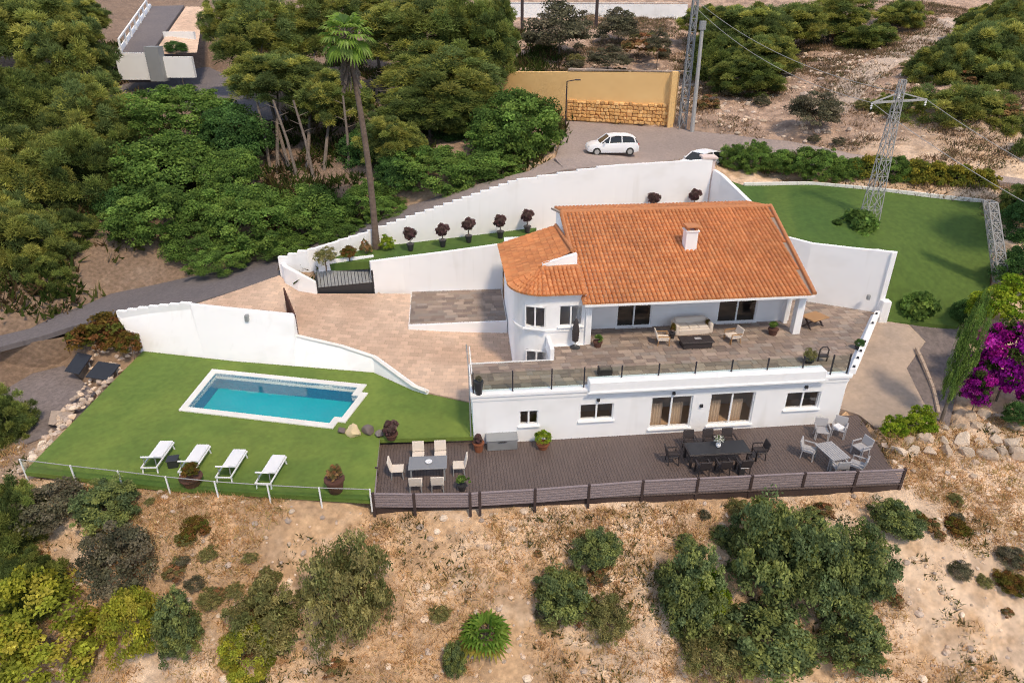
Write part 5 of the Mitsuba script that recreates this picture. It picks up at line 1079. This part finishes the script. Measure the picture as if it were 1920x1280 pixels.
for i, (px, py, r, cl, lab) in enumerate(((662,808,17,(.62,.50,.30),'yellowish rock by the lower right corner of the pool'),(690,806,13,(.16,.13,.12),'dark rock right of the yellowish rock by the pool'),(640,806,9,(.14,.11,.11),'small dark rock left of the yellowish rock by the pool'),(712,812,9,(.18,.16,.15),'small grey rock before the dark red plant'))):
    c = at(px, py, LZ+.12); m = rock(c, r*depth(c)/FOC, 50+i, .6); tag(add('garden_rock', m, 'stone', color=np.tile(cl, (len(m[0]),1)), smooth=True), lab, 'rock')
rub = thing('rubble_border', 'loose pale rubble stones between the gravel yard and the lawn', 'rubble')
g = np.random.default_rng(31); lp0, lp1 = at(262,652,LZ), at(52,872,LZ); lw = at(175,690,.0)
for i in range(150):
    t = g.random()**1.4; off = g.uniform(.15, 2.1*(1-t)+.5); p = lp0+(lp1-lp0)*t; nrm = unit(np.array([-(lp1-lp0)[1], (lp1-lp0)[0], 0])); nrm = nrm if nrm[0] < 0 else -nrm
    p = p+nrm*off; p[2] = max(gz_at(p[0],p[1]), LZ-.25-.25*off)+.05; col = np.array(SC[g.integers(4)])*g.uniform(.7,1.25); m = rock(p, g.uniform(.08,.22), 200+i)
    m = trimesh.Trimesh(*m).simplify_quadric_decimation(face_count=60) if False else trimesh.convex.convex_hull(m[0][::4]); v = np.array(m.vertices)
    add('stone', (v, np.array(m.faces)), 'stone', rub, color=np.tile(col, (len(v),1)))
slab = thing('pale_slab', 'pale pink concrete slab at the edge of the gravel yard', 'slab'); c = at(112,780,-.2)
add('slab', box8([*[at(x,y,-.45) for x,y in ((90,795),(118,800),(142,768),(96,770))], *[at(x,y,-.2) for x,y in ((90,795),(118,800),(142,768),(96,770))]]), 'concrete_path', slab)
bank = thing('bank_wall', 'brown rough earth retaining wall between the lane and the gravel yard', 'wall')
bp = [at(-120,728,-.6), at(-40,712,-.6), at(40,700,-.55), at(90,690,-.5), at(135,676,-.4)]
add('face', strip_wall(bp, [np.array([*(p[:2]), htop(p, y)]) for p, y in zip(bp, (668,662,648,640,634))], .35), 'soil', bank)
steps = thing('path_steps', 'four pale steps on the concrete path', 'steps')
for i in range(5):
    c = at(1700+1.5*i, 666+9*i, 1.45-.19*i); add('step', cbox([c[0],c[1],c[2]],[.75,.28,.16],-.05,.015), 'coping', steps)
kerb = thing('path_kerb', 'pale kerb curving along the gravel beside the path', 'kerb')
kp = resample([at(1718,652,1.85), at(1735,690,1.35), at(1752,735,.8), at(1760,775,.35)], 9)
for i in range(8): add('kerb_stone', beam(kp[i]+(kp[i+1]-kp[i])*.03, kp[i+1]-(kp[i+1]-kp[i])*.03, .14, .18), 'concrete_path', kerb)

# ------------------------------------------------------------------ masts, poles, cables
def mast(k, base, H_, w0, w1, nb, mt='steel', sw=.055, off=(0.,0.)):
    base = np.asarray(base, float); cs = [(-1,-1),(1,-1),(1,1),(-1,1)]; P = lambda c, t: base+np.array([c[0]*(w0+(w1-w0)*t)/2+off[0]*t, c[1]*(w0+(w1-w0)*t)/2+off[1]*t, H_*t])
    for c in cs: add('leg', beam(P(c,-.03), P(c,1), sw*1.5, sw*1.5, (1,0,0)), mt, k)
    for i in range(nb):
        a, b = (i/nb)**.9, ((i+1)/nb)**.9
        for j in range(4):
            c, d = cs[j], cs[(j+1) % 4]; m = [beam(P(c,a), P(d,b), sw, sw, (.3,.2,1)), beam(P(d,a), P(c,b), sw, sw, (.3,.2,1)), beam(P(c,b), P(d,b), sw, sw)]
            add('brace', cat(m), mt, k)
py1 = thing('power_pylon', 'grey lattice pylon with a wide crossarm standing on the side lawn', 'pylon')
b1 = aty(1626,425,44.0); b1[2] = gz_at(b1[0], b1[1]); t1 = aty(1690,150,44.0)
mast(py1, b1, t1[2]-b1[2], .95, .30, 9, 'steel', .030)
za = aty(1680,188,44.0)[2]; A1, A2 = np.array([b1[0]-1.75,43.6,za-.1]), np.array([b1[0]+1.9,44.3,za])
mid1 = np.array([b1[0],44.0,za+.45]); add('crossarm', cat([beam(A1, A2, .12, .12), beam(A1, mid1, .07, .07), beam(mid1, A2, .07, .07), beam(A1+[.6,.1,.15], A1+[.6,.1,0], .05,.05), beam(A2-[.6,.1,-.15], A2-[.6,.1,0], .05,.05)]), 'steel', py1)
for q in (A1, A2, mid1): add('insulator', lathe([(.01,0),(.07,-.05),(.03,-.12),(.08,-.18),(.03,-.25),(.07,-.32),(.01,-.4)], q), 'white_paint', py1)
py2 = thing('lattice_mast', 'slim grey lattice mast leaning at the right edge of the side lawn', 'mast'); b2 = aty(1881,552,38.0); t2 = aty(1857,378,38.0); b2[2] = min(b2[2], gz_at(b2[0], b2[1])+.3); mast(py2, b2, t2[2]-b2[2], .62, .5, 9, 'steel', .045, (t2[0]-b2[0], 0.0))
lk = thing('lawn_kerb', 'pale stone kerb between the side lawn and the hedge behind it', 'kerb'); kq = resample([q+[0,.12,0] for q in right_pts[1:5]], 25)
for i in range(24): add('kerb_stone', beam(kq[i]+(kq[i+1]-kq[i])*.02+[0,0,.03], kq[i+1]-(kq[i+1]-kq[i])*.02+[0,0,.03], .22, .30), 'coping', lk)
py3 = thing('lattice_mast', 'slim dark lattice mast at the right end of the ochre wall', 'mast'); b3 = aty(1281,215,64.0); b3[2] = gz_at(b3[0], b3[1]); mast(py3, b3, 19.6-b3[2], .62, .42, 10, 'grey_metal', .045)
up = thing('utility_pole', 'grey utility pole right of the dark lattice mast', 'pole'); b4 = aty(1303,200,63.0); zt = aty(1318,42,63.0)[2]; x4 = aty(1318,42,63.0)[0]
add('pole', tube([[b4[0],63,gz_at(b4[0],63)-.3],[x4,63,zt]], [.20,.14], 8), 'steel', up); add('cap', cbox([x4,63,zt-.25],[.5,.4,.7]), 'grey_metal', up)
sl = thing('street_lamp', 'thin dark street lamp before the ochre wall', 'street lamp'); b5 = at(1060,243,8.5); zt = htop(b5,153)
add('pole', tube([[*b5[:2],8.2],[*b5[:2],zt]], .06, 6), 'post_wood', sl); add('arm', tube([[*b5[:2],zt],[b5[0]+.9,b5[1],zt+.15]], .045, 5), 'post_wood', sl); add('lamp_head', cbox([b5[0]+.95,b5[1],zt+.13],[.5,.2,.1]), 'post_wood', sl)
for i, (px, pyy) in enumerate(((979,20),(1118,26))):
    b = aty(px, pyy+14, 100); k = thing('far_pole', ('dark post at the top edge left of the grey green bush','dark post at the top edge right of the grey green bush')[i], 'pole'); add('pole', tube([[b[0],b[1],gz_at(b[0],b[1])-.5],[b[0],b[1],b[2]+2.5]], .22, 6), 'post_wood', k)
def cable(a, b, sag, lab):
    t = np.linspace(0, 1, 22)[:, None]; p = np.asarray(a)*(1-t)+np.asarray(b)*t; p[:, 2] -= 4*sag*(t*(1-t))[:, 0]; tag(add('power_cable', tube(p, .018, 5), 'steel'), lab, 'cable')
cable(A2, [36,30,8], .8, 'cable from the right end of the pylon crossarm out of the right edge'); cable([b3[0],64,18.5], A1, 1.0, 'cable from the dark lattice mast to the left end of the pylon crossarm'); cable([b3[0],64,19.0], mid1, 1.0, 'cable from the dark lattice mast to the top of the pylon')
cable(A1, [30,22,8], .8, 'cable from the left end of the pylon crossarm over the side lawn')

# ------------------------------------------------------------------ ochre wall and the neighbour
ow = thing('ochre_wall', 'tall ochre plastered wall with rough stone facing below, across the road', 'wall')
wa, wb_, wl = at(1062,226,8.6), at(1263,238,8.6), at(940,214,9.2); wl[1] = wa[1]+3.0
ztop = htop(wb_, 136)
def owall(a, b, z0, z1a, z1b, th_): 
    d = unit(np.array([b[0]-a[0], b[1]-a[1], 0])); n_ = np.array([-d[1], d[0], 0])*th_; a0, b0 = np.array([a[0],a[1],z0]), np.array([b[0],b[1],z0]); return box8([a0, b0, b0+n_, a0+n_, [a[0],a[1],z1a], [b[0],b[1],z1b], np.array([b[0],b[1],z1b])+n_, np.array([a[0],a[1],z1a])+n_])
za_, zl_ = htop(wa, 135), htop(wl, 135)
add('plastered_wall', owall(wa, wb_, 7.5, za_, ztop, .5), 'ochre', ow); add('plastered_wall', owall(wl, wa, 7.8, zl_, za_, .5), 'ochre', ow)
add('coping', owall(wa+[0,-.06,0], wb_+[0.03,-.06,0], ztop, za_+.12, ztop+.12, .62), 'concrete_path', ow)
d = unit((wb_-wa)*[1,1,0]); L = np.linalg.norm((wb_-wa)[:2]); nf = np.array([d[1], -d[0], 0]); zst = htop(wa, 186); g = np.random.default_rng(17)
add('end_pillar', beam(wb_-d*.35+nf*.2+[0,0,-.6], wb_-d*.35+nf*.2+[0,0,ztop-wb_[2]+.1], .6, .5, (1,0,0)), 'ochre', ow)
rows, colsn = 6, 24; rh = (zst-8.65)/rows
for r in range(rows):
    x = 0.05
    while x < L-.8:
        w_ = g.uniform(.28,.62); hh = rh*(1 if r < rows-1 else g.uniform(.6,1.3)); c = wa+d*(x+w_/2); c = np.array([c[0],c[1],8.65+r*rh+hh/2])+nf*.08
        v, f = cbox([0,0,0],[w_*.94,.30,hh*.92],0,.06); v = v+(meshkit.noise(v*4+x*3+r*7, 5)[:, None]-.5)*.10; v = v@Rz(math.atan2(d[1],d[0])).T+c
        col = np.array([(.70,.40,.15),(.64,.35,.125),(.74,.45,.19),(.58,.32,.125)][g.integers(4)])*g.uniform(.85,1.15); add('stone', (v, f), 'stone', ow, color=np.tile(col, (len(v),1))); x += w_
fw_ = thing('far_wall', 'long pale wall at the top edge above the grey green bushes', 'wall'); fa, fb = aty(955,26,108), aty(1288,26,108)
add('face', owall(fa, fb, fa[2]-2, aty(955,6,108)[2], aty(1288,8,108)[2], .6), 'white_plaster', fw_); add('coping', owall(fa+[0,-.1,0], fb+[0,-.1,0], aty(955,6,108)[2], aty(955,5,108)[2]+.05, aty(1288,7,108)[2]+.05, .8), 'coping', fw_)
nr = thing('neighbour_ramp', 'neighbour white walled entrance with a ramp climbing to the top edge', 'house entrance')
def nb(x0, x1, y0, y1, Y, th_=.5): a, b = aty(x0, y1, Y), aty(x1, y1, Y); return box8([a, b, b+[0,th_,0], a+[0,th_,0], *[q*[1,1,0]+[0,0,aty(x0,y0,Y)[2]]+o for q, o in ((a,[0,0,0]),(b,[0,0,0]),(b,[0,th_,0]),(a,[0,th_,0]))]])
add('wall', nb(226,284,100,150,78), 'white_paint', nr); add('wall', nb(309,366,107,146,78.3), 'white_paint', nr); add('wall', nb(309,366,60,80,87), 'white_paint', nr); add('pier', nb(283,309,88,153,77.6,1.2), 'grey_metal', nr)
ra, rb = aty(228,99,79), aty(282,99,79); rc, rd = aty(345,10,104), aty(285,12,104)
add('ramp', (np.array([ra,rb,rc,rd,ra-[0,0,3],rb-[0,0,3],rc-[0,0,3],rd-[0,0,3]]), np.array([[0,1,2],[0,2,3],[0,4,5],[0,5,1],[1,5,6],[1,6,2],[3,7,4],[3,4,0]])), 'asphalt', nr)
for i in range(7):
    q = ra+(rd-ra)*i/7; add('post', beam(q, q+[0,0,1.3], .18, .18, (1,0,0)), 'white_paint', nr)
add('rail', beam(ra+[0,0,1.3], rd+[0,0,1.3], .15, .15), 'white_paint', nr); add('side_wall', beam(ra+[-.2,0,-1.2], rd+[-.2,0,-1.2], .3, 3.0), 'white_plaster', nr)
oa, ob = rb+[.2,0,-.2], rc+[.2,0,-.2]; add('terrace', (np.array([oa, oa+[3.5,3,0], ob+[2.5,0,0], ob]), np.array([[0,1,2],[0,2,3]])), 'drive_pavers', nr)
shrub('neighbour_bush', 'broadd', 'round dark bush inside the neighbour white walls', 330, 92, 24, 15, Y=81)

# ------------------------------------------------------------------ ground cover
def cover(n, area, test, cols, L, seed, w=.10, spread=.6, bunch=9):
    g = np.random.default_rng(seed); (x0, x1), (y0, y1) = area; c = np.column_stack([g.uniform(x0,x1,n), g.uniform(y0,y1,n)]); c = c[test(c, g)]
    z = _gi(c[:, ::-1]); n = len(c); b = np.repeat(np.column_stack([c, z]), bunch, 0); m = len(b); b[:, :2] += g.normal(size=(m,2))*spread*.25
    tone = np.repeat(np.array(cols)[g.integers(len(cols), size=n)]*g.uniform(.7,1.3,(n,1)), bunch, 0); sc = np.repeat(g.uniform(.5,1.4,(n,1)), bunch, 0)
    dr_ = unit(np.column_stack([g.normal(size=(m,2))*.8, np.ones(m)])); sd = unit(np.cross(dr_, g.normal(size=(m,3))))*L*w*sc; tip = b+dr_*L*sc*g.uniform(.6,1.2,(m,1))
    v = np.stack([b-sd, b+sd, tip], 1).reshape(-1, 3); return (v, np.arange(3*m).reshape(-1, 3)), np.repeat(tone, 3, 0)
_pl = Polygon([p[:2] for p in lawn_poly]).union(Polygon([p[:2] for p in deck_poly]).buffer(.1)).union(Polygon([p[:2] for p in house_poly])).union(Polygon([p[:2] for p in path_pts])).union(Polygon([p[:2] for p in gravel_pts]))
for poly in (drive_pts, road_poly, junction_pts, right_outline, gpath_pts, strip_pts, plaza_pts, yard_poly, court_poly, batter_poly, stripwall_poly): _pl = _pl.union(Polygon([p[:2] for p in poly]).buffer(1.0 if poly is yard_poly else .15))
prepare(_pl)
def off_plot(c): return ~contains_xy(_pl, c[:, 0], c[:, 1])
def nz(c, s, sd): return meshkit.fbm(np.column_stack([c*s, c[:, :1]*0]), 3, sd)
m, co = cover(46000, ((-26,30),(14,29)), lambda c, g: off_plot(c) & (nz(c,.35,3) > .36+.20*g.random(len(c))), [(.66,.45,.23),(.55,.34,.16),(.72,.53,.30),(.46,.28,.14),(.60,.44,.22),(.40,.33,.15)], .22, 41, .09)
tag(add('dry_grass', m, 'leaf', color=co), 'rusty dry grass tufts over the slope below the fences', 'grass', kind='stuff')
m, co = cover(9000, ((-26,30),(14,29)), lambda c, g: off_plot(c) & (nz(c,.45,13) > .52+.12*g.random(len(c))), [(.10,.11,.035),(.13,.12,.045),(.08,.09,.035),(.16,.13,.06)], .24, 43, .13)
tag(add('low_scrub', m, 'leaf', color=co), 'low olive scrub on the slope below the fences', 'scrub', kind='stuff')
m, co = cover(16000, ((-58,6),(38,100)), lambda c, g: off_plot(c) & (nz(c,.2,23) > .40+.2*g.random(len(c))), [(.06,.085,.02),(.045,.07,.018),(.09,.10,.03),(.11,.075,.04)], .75, 45, .12, 1.6)
tag(add('undergrowth', m, 'leaf', color=co), 'dark green undergrowth beneath the trees on the left', 'undergrowth', kind='stuff')
m, co = cover(42000, ((4,75),(44,112)), lambda c, g: off_plot(c) & (nz(c,.25,33) > .38+.20*g.random(len(c))), [(.30,.20,.12),(.20,.14,.085),(.14,.14,.06),(.36,.25,.16),(.17,.13,.09)], .38, 47, .10, 1.5)
tag(add('hill_scrub', m, 'leaf', color=co), 'dry brown scrub over the hillside behind the road', 'scrub', kind='stuff')
g = np.random.default_rng(51); n = 5200; c = np.column_stack([np.where(g.random(n) < .75, g.uniform(-26,30,n), g.uniform(8,50,n)), np.zeros(n)]); k_ = np.arange(n) < n*.75; c[:, 1] = np.where(k_, g.uniform(14,29,n), g.uniform(56,85,n)); c[:, 0] = np.where(k_, g.uniform(-26,30,n), g.uniform(8,50,n))
c = c[off_plot(c)]; z = _gi(c[:, ::-1]); V, F, C = [], [], []; ico = np.array(trimesh.creation.icosphere(subdivisions=0).vertices); icf = np.array(trimesh.creation.icosphere(subdivisions=0).faces)
for i, (p, zz) in enumerate(zip(c, z)):
    r = (.05+.16*g.random()**3)*(1 if p[1] < 40 else 2); v = ico*g.uniform(.6,1.2,3)*r*[1,1,.7]; V.append(v@Rz(g.random()*6).T+[p[0],p[1],zz+.1*r]); F.append(icf+12*i); C.append(np.tile(np.array(SC[g.integers(4)])*g.uniform(.7,1.3), (12,1)))
tag(add('loose_stones', (np.vstack(V), np.vstack(F)), 'stone', color=np.vstack(C)), 'loose pale stones scattered over the slopes', 'stones', kind='stuff')
# scattered scrub: low bushes that merge with the grass of the slopes
g = np.random.default_rng(77); k0 = tag(key_of('scrub_patch'), 'merging low bushes and dry shrubs over the slope below the fences', 'scrub', kind='stuff'); i = 0
ctr = [(1130,1060,60,40),(1290,1080,60,60),(1440,1100,120,110),(1440,1100,120,90),(1500,1000,110,50),(1560,1040,80,60),(1750,950,70,60),(1500,1200,140,60),(640,1200,110,60),(500,1120,60,60),(230,1000,120,70),(1080,1150,70,40),(1350,1200,80,50),(1820,1080,80,80),(330,1080,80,60)]
while i < 135:
    cx, cy, rx, ry = ctr[g.integers(len(ctr))]; px, py = cx+g.normal()*rx*.7, cy+g.normal()*ry*.7
    if not (930 < py < 1290): continue
    c = at(px, py, -2.0)
    for _ in range(10): c = c*.4+.6*at(px, py, gz_at(c[0], c[1])+.1)
    if not off_plot(c[None, :2])[0]: continue
    r = g.uniform(.22,.75); kd = ('teal','olive','teal','olive','lime' if g.random() < .2 else 'teal','greyg')[g.integers(6)] if abs(px-1440) < 190 and py > 960 else ('rust','rust','olive','greyg','rust','aut','olive')[g.integers(7)]; r *= 1.0 if kd != 'rust' else .7; key = f'{k0}__{i+1:03d}'
    put_crown(key, kd, c, (r, r*g.uniform(.8,1.1), r*g.uniform(.55,.9)), g.uniform(0,360)); i += 1
# earth track on the hillside
tk = []
for px, py, Y in ((1555,205,63),(1610,165,70),(1680,115,80),(1750,70,91),(1800,35,100)): tk.append(aty(px, py, Y)[:2])
tk = resample(np.column_stack([np.array(tk), np.zeros(len(tk))]), 16)[:, :2]; dn = np.gradient(tk, axis=0); dn /= np.linalg.norm(dn, axis=1, keepdims=True); nn = np.column_stack([-dn[:,1], dn[:,0]])
tp = [(*q, 0) for q in np.vstack([tk+nn*1.5, (tk-nn*1.5)[::-1]])]
tag(add('earth_track', sheet(tp, lambda q: _gi(np.asarray(q)[:, ::-1])+.10, .8, .3), 'concrete_path', smooth=40), 'pale earth track climbing diagonally over the hillside', 'track', kind='structure')
g = np.random.default_rng(83); k1 = tag(key_of('hill_bushes'), 'low grey green bushes dotted over the hillside behind the road', 'bushes', kind='stuff'); i = 0
while i < 50:
    x, y = g.uniform(6, 70), 50+45*g.random()**1.2
    if not off_plot(np.array([[x, y]]))[0] or (y < 66 and x < 22) or Polygon(tk if False else [q[:2] for q in tp]).buffer(.6).contains(Point(x, y)): continue
    r = g.uniform(.35, 1.15); key = f'{k1}__{i+1:03d}'; put_crown(key, ('greyg','olive','rust','greyg','olive')[g.integers(5)], (x, y, gz_at(x, y)+.2*r), (r*1.2, r*1.1, r*.75), g.uniform(0,360)); i += 1
# tall pines beyond the right edge: their shadows lie on the side lawn
for i, (px, py, zl, h, R, lab) in enumerate(((1795,450,4.9,8.5,2.3,'tall pine beyond the right edge, nearer one'),(1815,385,6.4,8.0,1.7,'tall pine beyond the right edge, farther one'))):
    q = at(px, py, zl); c = q+np.array([.34,-.62,1.0])*h; k = thing('pine_tree', lab, 'tree', 'tall pines beyond the right edge'); put_crown(k+'__crown', 'pined', c, (R,R,R*.9)); used.add(k+'__crown'); add('trunk', limbs([c[0]+.2,c[1],gz_at(c[0],c[1])], c, [R,R,R], .2, 6, 5+i), 'bark', k)
